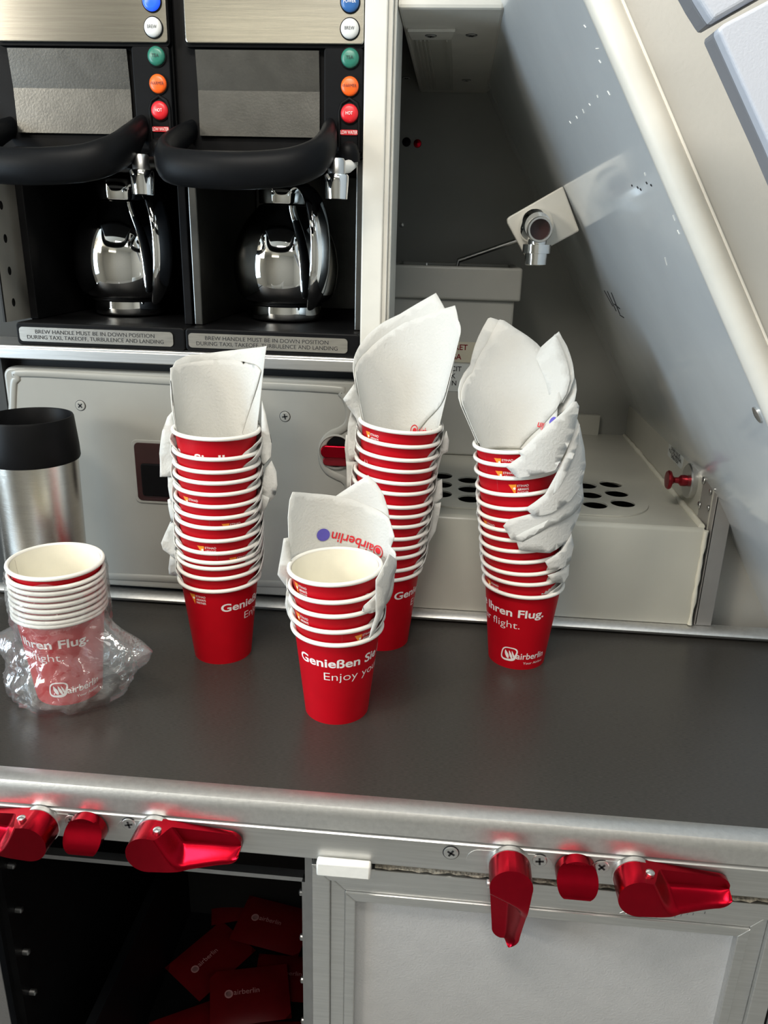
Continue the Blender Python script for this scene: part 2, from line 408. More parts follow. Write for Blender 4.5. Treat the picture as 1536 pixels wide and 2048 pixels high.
# rounded front edge of the leaning wall and the beige face beyond it
e = [A2.lerp(B2, k / 24) for k in range(25)]
mb = MB(); mb.tube([p + Vector((0.0065, -0.002, 0.0035)) for p in e], 0.0085, 14, 0, (0, 1, 0)); struct(mb.build('trim_4', 'cream', smooth=60))
mb = MB(); q = Vector((0.0125, -0.0050, 0.0070))
mb.prism([A2 + q, B2 + q, B2 + q + Vector((0.75, 0, 0)), A2 + q + Vector((0.75, 0, 0))], (0, 0.02, 0)); struct(mb.build('wall_front', 'beige'))
mb = MB(); mb.tube([p + Vector((0.0135, -0.0055, 0.0078)) for p in e], 0.0010, 8, 0, (0, 1, 0)); struct(mb.build('trim_5', 'rim'))

# pen strokes and scuffs on the leaning wall
mb = MB()
def stroke(p, q, r): mb.tube([on_slope(*p) + Vector((-0.0001, 0, -0.0001)), on_slope(*q) + Vector((-0.0001, 0, -0.0001))], r, 6)
for p, q in (((1209, 581), (1226, 612)), ((1215, 582), (1233, 622)), ((1223, 585), (1240, 628)), ((1229, 608), (1240, 617)), ((1240, 630), (1248, 635))): stroke(p, q, 0.0006)
o = mb.build('pen_mark', 'blackink', wall_right, org=(0, 0, 0)); o['label'] = 'black handwritten pen strokes'
mb = MB()
for p, q in (((1192, 97), (1197, 97)), ((1215, 182), (1220, 190)), ((1194, 190), (1196, 195)), ((1165, 218), (1168, 226)), ((1152, 232), (1155, 237)), ((1139, 242), (1142, 247)), ((1178, 207), (1181, 211)), ((1289, 345), (1291, 351)), ((1198, 120), (1202, 126)), ((1346, 430), (1350, 441)), ((1355, 460), (1359, 468)), ((1330, 515), (1334, 530)), ((1168, 50), (1172, 55))): stroke(p, q, 0.00026)
mb.build('scuff_mark', 'rim', wall_right, org=(0, 0, 0))
mb = MB()
for p, q in (((1264, 369), (1265, 372)), ((1275, 373), (1277, 376)), ((1281, 377), (1283, 380)), ((1293, 364), (1295, 367)), ((1302, 369), (1304, 371))): stroke(p, q, 0.0006)
mb.build('chip_mark', 'blackink', wall_right, org=(0, 0, 0))
p = on_slope(1516, 829); mb = MB(); mb.lathe([(0.0055, -0.001), (0.0055, 0.001), (0.0035, 0.0016), (0, 0.0006)], p, (-1.722, 0, -1), 20); mb.build('screw', 'satin', wall_right, org=(0, 0, 0), smooth=40)

# ================================================================== the worktop with its front rail and latches
YF = 0.4575        # front of the worktop
counter = thing('galley_worktop', 'dark grey laminate worktop with aluminium edge carrying the cup stacks', 'worktop', (0.0, 0.6, 0.0))
mb = MB(); mb.box(-0.75, 0.62, YF + 0.004, Y0 + 0.010, -0.020, 0.0); mb.build('surface', 'worktop', counter)
# front nosing: rounded upper profile then a flat rail under a shadow groove
prof = [(0.012, 0.0004), (0.008, 0.0016), (0.002, 0.0018), (-0.0025, 0.0004), (-0.0048, -0.0030), (-0.0052, -0.0080), (-0.0044, -0.0190), (0.0, -0.0200), (0.012, -0.0200)]
mb = MB(); mb.prism([(-0.75, YF + y, z) for y, z in prof], (1.37, 0, 0)); mb.build('front_edge', 'alu_worn', counter, smooth=35)
prof = [(0.010, -0.0212), (-0.0010, -0.0212), (-0.0030, -0.0217), (-0.0043, -0.0228), (-0.0048, -0.0248), (-0.0048, -0.0460), (-0.0035, -0.0476), (0.010, -0.0476)]
mb = MB(); mb.prism([(-0.75, YF + y, z) for y, z in prof], (1.37, 0, 0)); mb.box(-0.75, 0.62, YF + 0.004, YF + 0.02, -0.0215, -0.0198); rail = mb.build('latch_rail', 'alu', counter, smooth=35)
# rounded trim along the back of the worktop
prof = [(0.0, 0.0), (-0.010, 0.0005), (-0.0150, 0.0030), (-0.0160, 0.0060), (-0.0130, 0.0095), (-0.006, 0.0108), (0.0, 0.0110)]
mb = MB(); mb.prism([(-0.75, Y0 + 0.004 + y, z) for y, z in prof], (1.37, 0, 0)); mb.build('back_trim', 'alu_worn', counter, smooth=50)
YR = YF - 0.0049   # face of the latch rail
for px, py in ((144, 1641), (258, 1648), (902, 1705), (1079, 1721), (1203, 1733)):
    p = at(px, py, 1, YR); screw(counter, (p.x, YR, p.z), 0.0054)

def grid_shape(mb, lo, hi, u0, u1, wfun, nu=120, nv=44, m=0):
    """solid with a flat back: outline lo(u)..hi(u), front height wfun(u, v)"""
    us = [u0 + (u1 - u0) * (1 - math.cos(PI * i / nu)) / 2 for i in range(nu + 1)]
    vs = []; fs = []
    for u in us:
        a, b = lo(u), hi(u)
        for j in range(nv + 1): v = a + (b - a) * j / nv; vs.append((u, v, wfun(u, v, a, b)))
    n = nv + 1
    for i in range(nu):
        for j in range(nv): fs.append((i * n + j, (i + 1) * n + j, (i + 1) * n + j + 1, i * n + j + 1))
    k = len(vs); vs += [(u, v, 0) for u, v, _ in vs]
    for i in range(nu):
        for j in range(nv): fs.append((k + i * n + j, k + i * n + j + 1, k + (i + 1) * n + j + 1, k + (i + 1) * n + j))
    for i in range(nu):
        for j in (0, nv): fs.append((i * n + j, (i + 1) * n + j, k + (i + 1) * n + j, k + i * n + j))
    for j in range(nv):
        for i in (0, nu): fs.append((i * n + j, i * n + j + 1, k + i * n + j + 1, k + i * n + j))
    return mb.add(vs, fs, m)

def sstep(a, b, x):
    t = max(0.0, min(1.0, (x - a) / (b - a))); return t * t * (3 - 2 * t)

R0, R1, LL, DROP = 0.0150, 0.0098, 0.0560, -0.0010
def lev_hi(u):
    if u < 0.002: return math.sqrt(max(0, R0 * R0 - min(u, 0) ** 2))
    t = min(1, u / LL); e = R0 + (R1 + DROP - R0) * t
    return e if u < LL else DROP + math.sqrt(max(0, R1 * R1 - (u - LL) ** 2))
def lev_lo(u):
    if u < 0.002: return -math.sqrt(max(0, R0 * R0 - min(u, 0) ** 2))
    t = min(1, u / LL); e = -R0 + (-R1 + DROP + R0) * t
    return e if u < LL else DROP - math.sqrt(max(0, R1 * R1 - (u - LL) ** 2))
def lev_w(u, v, a, b):
    s = (v - a) / max(1e-6, b - a)                      # 0 lower lip .. 1 upper edge
    full = 0.0220 - 0.007 * sstep(0.012, LL + R1, u)
    edge = 0.0065 + 0.0150 * (1 - s)                    # slanted end of the hub
    ramp = 0.0070 + (full - 0.0070) * (1 - sstep(0.06, 0.55, s)) - 0.003 * sstep(0.0, LL, u)
    return full + (ramp - full) * sstep(edge, edge + 0.009, u)

def latch(px, py, ang, mirror, label):
    p = at(px, py, 1, YR); o_ = Vector((p.x, YR, -0.0345))
    sx = -1 if mirror else 1; ca, sa = math.cos(ang), math.sin(ang)
    def T(v):
        u, q, h = v[0] * sx, v[1], v[2]
        return o_ + Vector((u * ca - q * sa, -h - 0.0015, u * sa + q * ca))
    mb = MB(); grid_shape(mb, lev_lo, lev_hi, -R0 + 0.0002, LL + R1 - 0.0005, lev_w)
    mb.v = [T(v) for v in mb.v]
    l = mb.build('latch', 'redmetal', counter, smooth=40); l['label'] = label
    mb = MB(); mb.lathe([(R0 + 0.0006, 0), (R0 + 0.0006, 0.0040), (R0 - 0.001, 0.0046)], o_, (0, -1, 0), 36); mb.build('collar', 'alu', l, smooth=40)
    mb = MB(); c = T((0.0065, 0.0110, 0.013)); n = T((0.0065, 1.0, 0.013)) - T((0.0065, 0, 0.013))
    mb.lathe([(0.0030, 0.002), (0.0030, 0.0052), (0.0018, 0.0060), (0, 0.0062)], c, n, 18); mb.build('pin', 'satin', l, smooth=40)
    # the shallow slot plate the latch turns on
    mb = MB(); plate_xz(mb, o_.x - 0.031, o_.x + 0.031, o_.z - 0.0095, o_.z + 0.0095, YR - 0.0003, YR + 0.002, 0.0094); mb.build('slot_plate', 'alu', l)
    return l
latch(84, 1640, 0, True, 'red latch lever turned flat over the open compartment, nearest the dark wall edge')
latch(314, 1658, math.radians(0), False, 'scratched red latch lever pointing sideways over the open compartment')
latch(1020, 1712, PI / 2, True, 'red latch lever turned down across the locker door')
latch(1268, 1738, math.radians(0), False, 'red latch lever pointing sideways above the locker door')

def stud(px, py, label):
    p = at(px, py, 1, YR); o_ = Vector((p.x, YR, -0.0345)); r = 0.0145
    mb = MB()
    hi = lambda u: math.sqrt(max(0, r * r - u * u)); lo = lambda u: max(-0.0112, -math.sqrt(max(0, r * r - u * u)))
    def wf(u, v, a, b): return 0.0060 + 0.0105 * (1 - sstep(-0.0105, 0.011, v)) + (0.002 if v > 0.0115 else 0)
    grid_shape(mb, lo, hi, -r * 0.9999, r * 0.9999, wf, 60, 40)
    mb.v = [o_ + Vector((v.x, -v.z - 0.001, v.y)) for v in mb.v]
    l = mb.build('turn_stud', 'redmetal', counter, smooth=40); l['label'] = label
stud(181, 1668, 'short red turn stud between two latch levers over the open compartment')
stud(1148, 1755, 'short red turn stud between two latch levers above the locker door')
# brush-like pile strip filling the gap between rail and locker door
mb = MB(); random.seed(3)
zs = []
for i in range(121):
    x = -0.036 + 0.66 * i / 120
    for j in range(5): zs.append((x, YF - 0.004 + 0.006 * abs(j - 2) / 2 + random.uniform(-0.0016, 0.0016), -0.0468 - 0.0080 * j / 4 + random.uniform(-0.0006, 0.0006)))
mb.add(zs, [(i * 5 + j, (i + 1) * 5 + j, (i + 1) * 5 + j + 1, i * 5 + j + 1) for i in range(120) for j in range(4)])
o = mb.build('pile_strip', 'pile', counter, smooth=80); o['label'] = 'fuzzy grey-brown pile seal'

# ================================================================== locker door under the worktop
YD = 0.4600
door = thing('locker_door', 'pale textured locker door in a mitred aluminium frame below the worktop', 'door', (0.09, YD, -0.60))
x0, x1, z1, z0 = -0.0840, 0.2665, -0.0555, -0.62
mb = MB(); fw = 0.0335
def bar(pts, dy, yb=YD): mb.prism([(x, yb, z) for x, z in pts], (0, dy, 0))
steps = [(0.0, 0.0140, 0.0), (0.0140, 0.0255, 0.0035), (0.0255, fw, 0.0015)]
for a, b, d in steps:
    yb = YD - 0.004 + d
    bar([(x0 + a, z0), (x0 + b, z0), (x0 + b, z1 - b), (x0 + a, z1 - a)], 0.02, yb)
    bar([(x0 + a, z1 - a), (x0 + b, z1 - b), (x1 - b, z1 - b), (x1 - a, z1 - a)], 0.02, yb)
    bar([(x1 - a, z1 - a), (x1 - b, z1 - b), (x1 - b, z0), (x1 - a, z0)], 0.02, yb)
mb.build('frame', 'alu', door, bevel=0.0008)
mb = MB(); mb.box(x0 + fw - 0.002, x1 - fw + 0.002, YD + 0.004, YD + 0.012, z0, z1 - fw + 0.002); part(mb.build('panel', 'doorpanel', door), 'pale grey textured panel')
mb = MB(); mb.prism([(-0.0785, y, z) for y, z in ((YD - 0.0150, -0.0552), (YD - 0.0150, -0.0425), (YF - 0.0053, -0.0425), (YF - 0.0053, -0.0484), (YD + 0.006, -0.0484), (YD + 0.006, -0.0552))], (0.040, 0, 0))
part(mb.build('bumper', 'whiteplastic', door, smooth=40, bevel=0.0015), 'small white plastic bumper block')
# scratched crescent on the frame under the sideways latch
mb = MB()
for k in range(15):
    a = at(1255 + k * 11, 1822 + k * 0.6, 1, YD - 0.0046); b = at(1240 + k * 12.2, 1816 + 9 + 9 * math.sin(k / 14 * PI), 1, YD - 0.0046)
    mb.tube([(a.x, YD - 0.0042, a.z + 0.001), (b.x, YD - 0.0042, b.z - 0.001 + 0.0006 * (k % 3))], 0.00035, 5)
part(mb.build('scratch_mark', 'alu_dark', door), 'dark curved scratches on the frame')

# unseen door leaf added to keep side light out of the open compartment
mb = MB(); mb.box(-0.372, -0.350, 0.100, 0.462, -0.62, -0.0555); struct(mb.build('shade_door', 'doorpanel', bevel=0.003))

# wall right of the locker door, so the worktop rests on something
mb = MB(); mb.box(0.268, 0.62, YD - 0.004, 0.75, FZ, -0.0478); struct(mb.build('wall_below_worktop', 'alu_dark'))
mb = MB(); mb.box(-0.0905, -0.0850, YD + 0.004, 0.75, FZ, -0.0478); struct(mb.build('trim_6', 'alu_dark'))
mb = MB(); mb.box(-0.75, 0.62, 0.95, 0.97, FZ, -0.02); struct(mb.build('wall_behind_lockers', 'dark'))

# ================================================================== open compartment with a pull-out drawer of sachets
box = thing('trolley_drawer', 'dark open-topped drawer in the open compartment, holding red sachets', 'drawer', (-0.22, 0.70, -0.30))
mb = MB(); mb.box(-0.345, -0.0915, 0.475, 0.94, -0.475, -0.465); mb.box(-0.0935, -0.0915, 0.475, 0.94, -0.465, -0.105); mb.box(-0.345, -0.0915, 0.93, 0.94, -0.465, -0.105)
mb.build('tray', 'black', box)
mb = MB(); mb.box(-0.316, -0.306, 0.490, 0.93, -0.465, -0.330); part(mb.build('divider', 'rubber', box, bevel=0.001), 'dark grey divider wall')
mb = MB(); mb.box(-0.345, -0.0905, 0.472, 0.480, -0.0890, -0.0850); part(mb.build('top_rail', 'alu_dark', box), 'thin grey metal strip')
mb = MB(); mb.box(-0.0938, -0.0908, 0.468, 0.476, -0.475, -0.0850); part(mb.build('side_rail', 'alu_dark', box), 'thin grey upright strip')
for k in range(4):
    for xx, dx in ((-0.0960, 1), (-0.3440, -1)):
        mb = MB(); zz = -0.114 - 0.048 * k
        mb.lathe([(0.0028, 0), (0.0028, 0.0050), (0.0014, 0.0060), (0, 0.0062)], (xx + 0.0022 * dx, 0.486, zz), (-dx, 0, 0), 14); mb.build('peg', 'alu_dark', box, smooth=40)
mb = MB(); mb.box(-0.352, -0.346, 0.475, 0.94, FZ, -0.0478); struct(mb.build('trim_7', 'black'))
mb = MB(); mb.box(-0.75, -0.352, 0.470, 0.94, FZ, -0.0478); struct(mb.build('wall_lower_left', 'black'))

def sachet(x, y, z, rz, tx, ty, lab):
    t = thing('red_sachet', lab, 'sachet', (x, y, z), 'red sachets in the dark drawer')
    t.rotation_euler = (tx, ty, rz)
    mb = MB(); nx, ny = 12, 9; L, W = 0.064, 0.046
    for sgn in (1, -1):
        vs = []
        for i in range(nx + 1):
            for j in range(ny + 1):
                u, v = i / nx * 2 - 1, j / ny * 2 - 1
                hgt = 0.0045 * (1 - abs(u) ** 3) * (1 - abs(v) ** 3)
                vs.append(Vector((x, y, z)) + Vector((u * L / 1.0 * 0.5 * 2 / 1 * 0.7, v * W * 0.7, sgn * hgt)))
        mb.add(vs, [(i * (ny + 1) + j, (i + 1) * (ny + 1) + j, (i + 1) * (ny + 1) + j + 1, i * (ny + 1) + j + 1) for i in range(nx) for j in range(ny)])
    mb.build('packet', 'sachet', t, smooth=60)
    mb = MB(); mb.text('airberlin', (x - 0.004, y - 0.001, z + 0.0049), (1, 0, 0), (0, 1, 0), 0.0060, 0, 'c', 0.0)
    mb.lathe([(0.0048, 0), (0.0048, 0.0002), (0.0034, 0.0002), (0.0034, 0)], (x - 0.024, y + 0.001, z + 0.0046), (0, 0, 1), 20)
    part(mb.build('print', 'sachet_print', t), 'white lettering and ring mark')
random.seed(21)
spots = [(-0.145, 0.600, -0.455, 0.15), (-0.245, 0.605, -0.455, 0.5), (-0.150, 0.685, -0.455, 0.1), (-0.255, 0.700, -0.455, 1.0), (-0.140, 0.765, -0.455, -0.2),
         (-0.235, 0.790, -0.455, 0.3), (-0.140, 0.850, -0.455, 0.9), (-0.255, 0.870, -0.455, -0.3), (-0.150, 0.905, -0.453, 0.1), (-0.190, 0.640, -0.432, 0.30), (-0.185, 0.735, -0.430, -0.15), (-0.195, 0.830, -0.428, 0.2)]
where = ['on the drawer floor by the right corner peg', 'on the drawer floor against the divider, front of its row', 'on the drawer floor, second from the front', 'on the drawer floor against the divider, behind the front one',
         'on the drawer floor, midway back by the side wall', 'on the drawer floor, midway back by the divider', 'turned endways deep in the drawer', 'far back beside the divider', 'farthest back by the side wall',
         'on top of the pile, foremost', 'on top of the pile, in the middle', 'on top of the pile, rearmost']
for (x, y, z, a), wh in zip(spots, where):
    sachet(x, y, z, a, random.uniform(-0.12, 0.12), random.uniform(-0.15, 0.15), 'small red sachet lying ' + wh)

# ================================================================== access panel behind the stacks
ap = thing('access_panel', 'pale grey galley panel with raised rim behind the thermos and cups', 'panel', (-0.25, Y0, 0.018))
mb = MB(); plate_xz(mb, -0.4555, -0.0350, 0.0165, 0.2555, Y0 - 0.004, Y0 + 0.010, 0.010); mb.build('sheet', 'grey', ap, bevel=0.003, seg=3)
yp = Y0 - 0.0040
pp = [(28, 900), (26, 780), (34, 757), (55, 746), (340, 762), (655, 778), (683, 787), (696, 808), (699, 832), (694, 850), (680, 861), (665, 867), (650, 880), (644, 900), (646, 925), (656, 942), (672, 952), (690, 962), (697, 985), (690, 1080), (684, 1150), (672, 1168), (500, 1166), (300, 1156), (100, 1146), (62, 1132), (56, 1110)]
def smooth_loop(P, n=5):
    out = []; L = len(P)
    for i in range(L):
        a, b, c, d = P[i - 1], P[i], P[(i + 1) % L], P[(i + 2) % L]
        for k in range(n):
            t = k / n
            out.append(0.5 * ((2 * b) + (c - a) * t + (2 * a - 5 * b + 4 * c - d) * t * t + (3 * b - a - 3 * c + d) * t ** 3))
    return out
path = smooth_loop([at(x, y, 1, yp) for x, y in pp], 5)
mb = MB(); mb.tube(path, 0.0042, 10, 0, (0, 1, 0), 1.0, closed=True)
for v in mb.v: v.y = yp + (v.y - yp) * 0.42
mb.build('raised_rim', 'grey', ap, smooth=70)
for px, py in ((161, 811), (570, 833)):
    p = at(px, py, 1, yp); screw(ap, (p.x, yp, p.z), 0.0050, m='grey')
a, b = at(268, 884, 1, yp), at(345, 1003, 1, yp)
mb = MB(); plate_xz(mb, a.x - 0.003, b.x + 0.012, b.z - 0.003, a.z + 0.003, yp - 0.0014, yp + 0.004, 0.006); rf = mb.build('recess_frame', 'grey', ap, bevel=0.0008)
mb = MB(); plate_xz(mb, a.x, b.x + 0.009, b.z, a.z, yp - 0.0020, yp + 0.002, 0.005); part(mb.build('recess_plate', 'darkred', rf, bevel=0.0006), 'dark brown recess plate')
mb = MB(); plate_xz(mb, a.x + 0.006, b.x + 0.006, b.z + 0.006, a.z - 0.022, yp - 0.0040, yp + 0.002, 0.003); part(mb.build('paddle', 'black', rf, bevel=0.0012), 'black pull paddle')
c = at(672, 903, 1, yp)
mb = MB(); mb.lathe([(0.0185, 0), (0.0185, 0.0020), (0.0168, 0.0026), (0.0160, 0.0010), (0, 0.0008)], (c.x, yp, c.z), (0, -1, 0), 40, ms=[0, 0, 0, 1]); lc = mb.build('latch_cup', ['grey', 'black'], ap, smooth=40)
mb = MB(); prof = rounded(-0.0150, 0.0150, -0.0065, 0.0065, 0.006)
mb.prism([(c.x + x, yp - 0.0010, c.z + z + 0.001) for x, z in prof], (0, -0.006, 0)); part(mb.build('latch_bar', 'redmetal', lc, smooth=40, bevel=0.0012), 'red turn bar')
mb = MB(); plate_xz(mb, c.x - 0.013, c.x + 0.013, c.z - 0.0145, c.z - 0.0050, yp - 0.0040, yp - 0.0006, 0.004); part(mb.build('latch_lip', 'darkredmetal', lc, smooth=40, bevel=0.001), 'dark red lower lip')

# ================================================================== coffee makers
def brewer(dx, label, lit, steel_m):
    t = thing('coffee_maker', label, 'coffee maker', (-0.176 + dx, 0.93, 0.2786), 'two built-in coffee makers')
    X = lambda v: v + dx
    mb = MB()                                            # housing: head above, bay walls, back
    mb.box(X(-0.2608), X(-0.0886), 0.7705, 1.10, 0.458, 0.90)
    mb.build('housing', 'black', t, bevel=0.002)
    mb = MB(); mb.box(X(-0.2600), X(-0.2520), 0.785, 1.10, 0.3012, 0.4578); mb.box(X(-0.0975), X(-0.0895), 0.785, 1.10, 0.3012, 0.4578); mb.box(X(-0.2519), X(-0.0976), 1.02, 1.05, 0.3012, 0.4578)
    mb.build('bay_lining', 'steel_dull' if lit else 'black', t, bevel=0.001)
    for xx in (-0.2545, -0.0955):
        mb = MB(); mb.tube([(X(xx), 0.781, 0.304), (X(xx), 0.781, 0.456)], 0.0012, 10); mb.build('bay_edge', 'steel_dull', t, smooth=60)
    mb = MB(); plate_xz(mb, X(-0.2466), X(-0.0894), 0.5458, 0.72, Y0 - 0.003, 0.769, 0.003); part(mb.build('top_plate', 'steel', t, bevel=0.0008), 'brushed steel top plate')
    mb = MB(); plate_xz(mb, X(-0.2492), X(-0.0888), 0.5435, 0.73, Y0 + 0.0005, 0.770, 0.004); mb.build('top_surround', 'black', t)
    mb = MB()                                            # creased front plate
    xa, xb = X(-0.2395), X(-0.1290)
    pr = [(0.7637, 0.5415), (0.7668, 0.5100), (0.7661, 0.4730), (0.778, 0.4730), (0.778, 0.5415)]
    mb.prism([(xa, y, z) for y, z in pr], (xb - xa, 0, 0)); part(mb.build('front_plate', 'steel_dull', t), 'dull steel front plate with a crease')
    mb = MB(); plate_xz(mb, X(-0.1245), X(-0.0900), 0.4600, 0.5440, Y0 + 0.0005, 0.772, 0.003); mb.build('button_strip', 'rubber', t, bevel=0.001)
    arch = [(-0.1108, 0.462), (-0.1108, 0.494), (-0.1085, 0.5005), (-0.1018, 0.5045), (-0.0950, 0.5005), (-0.0928, 0.494), (-0.0928, 0.462)]
    mb = MB(); mb.tube([(X(x), Y0 + 0.0005, z) for x, z in arch], 0.0017, 8, 0, (0, 1, 0)); mb.build('arch_rib', 'black', t, smooth=60)
    for z, mm, tx, ink in ((0.5770, 'b_blue' if lit == 0 else 'b_blue2', 'POWER' if lit else None, 'print'), (0.5572, 'b_white', 'BREW', 'blackink'), (0.5358, 'b_green', 'TEA', 'blackink'), (0.5140, 'b_orange', 'WARMER', 'blackink'), (0.4925, 'b_red', 'HOT', 'print')):
        yb = Y0 - 0.003 if z > 0.55 else Y0 + 0.0005
        r = 0.0078
        mb = MB(); mb.lathe([(r + 0.0009, 0), (r + 0.0009, 0.0010), (r, 0.0011)], (X(-0.1014), yb, z), (0, -1, 0), 36, 1)
        mb.lathe([(r, 0), (r, 0.0018), (r * 0.92, 0.0030), (r * 0.6, 0.0038), (0, 0.0041)], (X(-0.1014), yb, z), (0, -1, 0), 36, 0)
        if tx: mb.text(tx, (X(-0.1014), yb - 0.0042, z - 0.0012), (1, 0, 0), (0, 0, 1), 0.0026, 2, 'c', 0.0, width=0.0021 * len(tx))
        part(mb.build('button', [mm, 'black', ink], t, smooth=45), {'b_blue': 'lit blue', 'b_blue2': 'blue power', 'b_white': 'white brew', 'b_green': 'green tea', 'b_orange': 'orange warmer', 'b_red': 'red hot water'}[mm] + ' button')
    mb = MB(); plate_xz(mb, X(-0.1100), X(-0.0935), 0.4752, 0.4795, Y0 - 0.0005, Y0 + 0.001, 0.0018, 0)
    mb.text('LOW WATER', (X(-0.10175), Y0 - 0.0006, 0.4760), (1, 0, 0), (0, 0, 1), 0.0028, 1, 'c', 0.01, width=0.0152); part(mb.build('warning_lamp', ['b_red', 'print'], t), 'small red low water lamp')
    # base with its instruction plate
    mb = MB(); plate_xz(mb, X(-0.2612), X(-0.0886), 0.2787, 0.3010, Y0 - 0.006, 1.05, 0.004); bs = mb.build('base', 'black', t, bevel=0.0015)
    yl = Y0 - 0.0070
    mb = MB(); plate_xz(mb, X(-0.2578), X(-0.1004), 0.2825, 0.2965, yl, yl + 0.002, 0.0035, 0)
    mb.text('BREW HANDLE MUST BE IN DOWN POSITION', (X(-0.1800), yl, 0.2904), (1, 0, 0), (0, 0, 1), 0.0037, 1, 'c', 0.0, width=0.1220)
    mb.text('DURING TAXI, TAKEOFF, TURBULENCE AND LANDING', (X(-0.1800), yl, 0.2850), (1, 0, 0), (0, 0, 1), 0.0037, 1, 'c', 0.0, width=0.1400)
    part(mb.build('instruction_plate', ['label', 'blackink'], bs), 'metal plate: brew handle must be in down position')
    # brew handle: a thick black loop tilted down towards the viewer
    raw = [Vector((X(x), y, z)) for x, y, z in ((-0.2440, 0.800, 0.488), (-0.2500, 0.755, 0.472), (-0.2530, 0.718, 0.455), (-0.2470, 0.694, 0.4445), (-0.2280, 0.681, 0.4395), (-0.1850, 0.674, 0.4375), (-0.1420, 0.679, 0.4410), (-0.1225, 0.692, 0.4485), (-0.1160, 0.718, 0.4600), (-0.1185, 0.755, 0.4760), (-0.1230, 0.800, 0.490))]
    pth = [raw[0]]
    for i in range(len(raw) - 1):
        a = raw[max(0, i - 1)]; b = raw[i]; c_ = raw[i + 1]; d = raw[min(len(raw) - 1, i + 2)]
        for k in range(1, 7):
            q = k / 6; pth.append(0.5 * ((2 * b) + (c_ - a) * q + (2 * a - 5 * b + 4 * c_ - d) * q * q + (3 * b - a - 3 * c_ + d) * q ** 3))
    n = len(pth); rr = [0.0145 if 0.2 < i / n < 0.8 else 0.0060 + 0.0085 * min(i / n, 1 - i / n) / 0.2 for i in range(n)]
    mb = MB(); mb.tube(pth, rr, 18, 0, (0, 0, 1), 0.62); mb.build('brew_handle', 'rubber', t, smooth=70)
    mb = MB(); mb.box(X(-0.2330), X(-0.1330), 0.735, 0.80, 0.4430, 0.4585); mb.build('brew_tray', 'black', t, bevel=0.004)
    mb = MB(); mb.box(X(-0.2250), X(-0.1400), 0.80, 0.98, 0.452, 0.460); mb.build('brew_basket', 'black', t)
    # hot water tap
    tx, ty = X(-0.1068), 0.722
    mb = MB(); mb.lathe([(0.0070, 0.4398), (0.0076, 0.4405), (0.0074, 0.4505), (0.0062, 0.4525), (0, 0.4528)], (tx, ty, 0), (0, 0, 1), 32); tp = mb.build('tap', 'satin', t, smooth=40)
    mb = MB(); mb.lathe([(0.0082, 0.4205), (0.0094, 0.4200), (0.0104, 0.4330), (0.0106, 0.4385), (0.0098, 0.4398), (0.0070, 0.4402)], (tx, ty, 0), (0, 0, 1), 36); part(mb.build('nozzle', 'chrome', tp, smooth=40), 'chrome nozzle')
    mb = MB(); mb.tube([(tx + 0.002, ty, 0.4455), (tx + 0.0075, ty + 0.014, 0.4470), (tx + 0.0075, 0.770, 0.4530)], 0.0052, 14); part(mb.build('tap_arm', 'steel_dull' if not lit else 'whiteplastic', tp, smooth=60), 'pale tap arm')
    mb = MB(); mb.lathe([(0.0090, 0), (0.0095, 0.006), (0.0080, 0.013), (0.004, 0.0165), (0, 0.017)], (tx + 0.0075, ty + 0.030, 0.4520), (-0.1, -0.15, 1), 28); part(mb.build('tap_knob', 'black', tp, smooth=60), 'black tap knob')
    return t
brewer(0.0, 'built-in coffee maker beside the cream post, blue power button unlit', 1, 'steel')
brewer(-0.1730, 'built-in coffee maker beside the perforated wall strip, blue button lit', 0, 'steel')

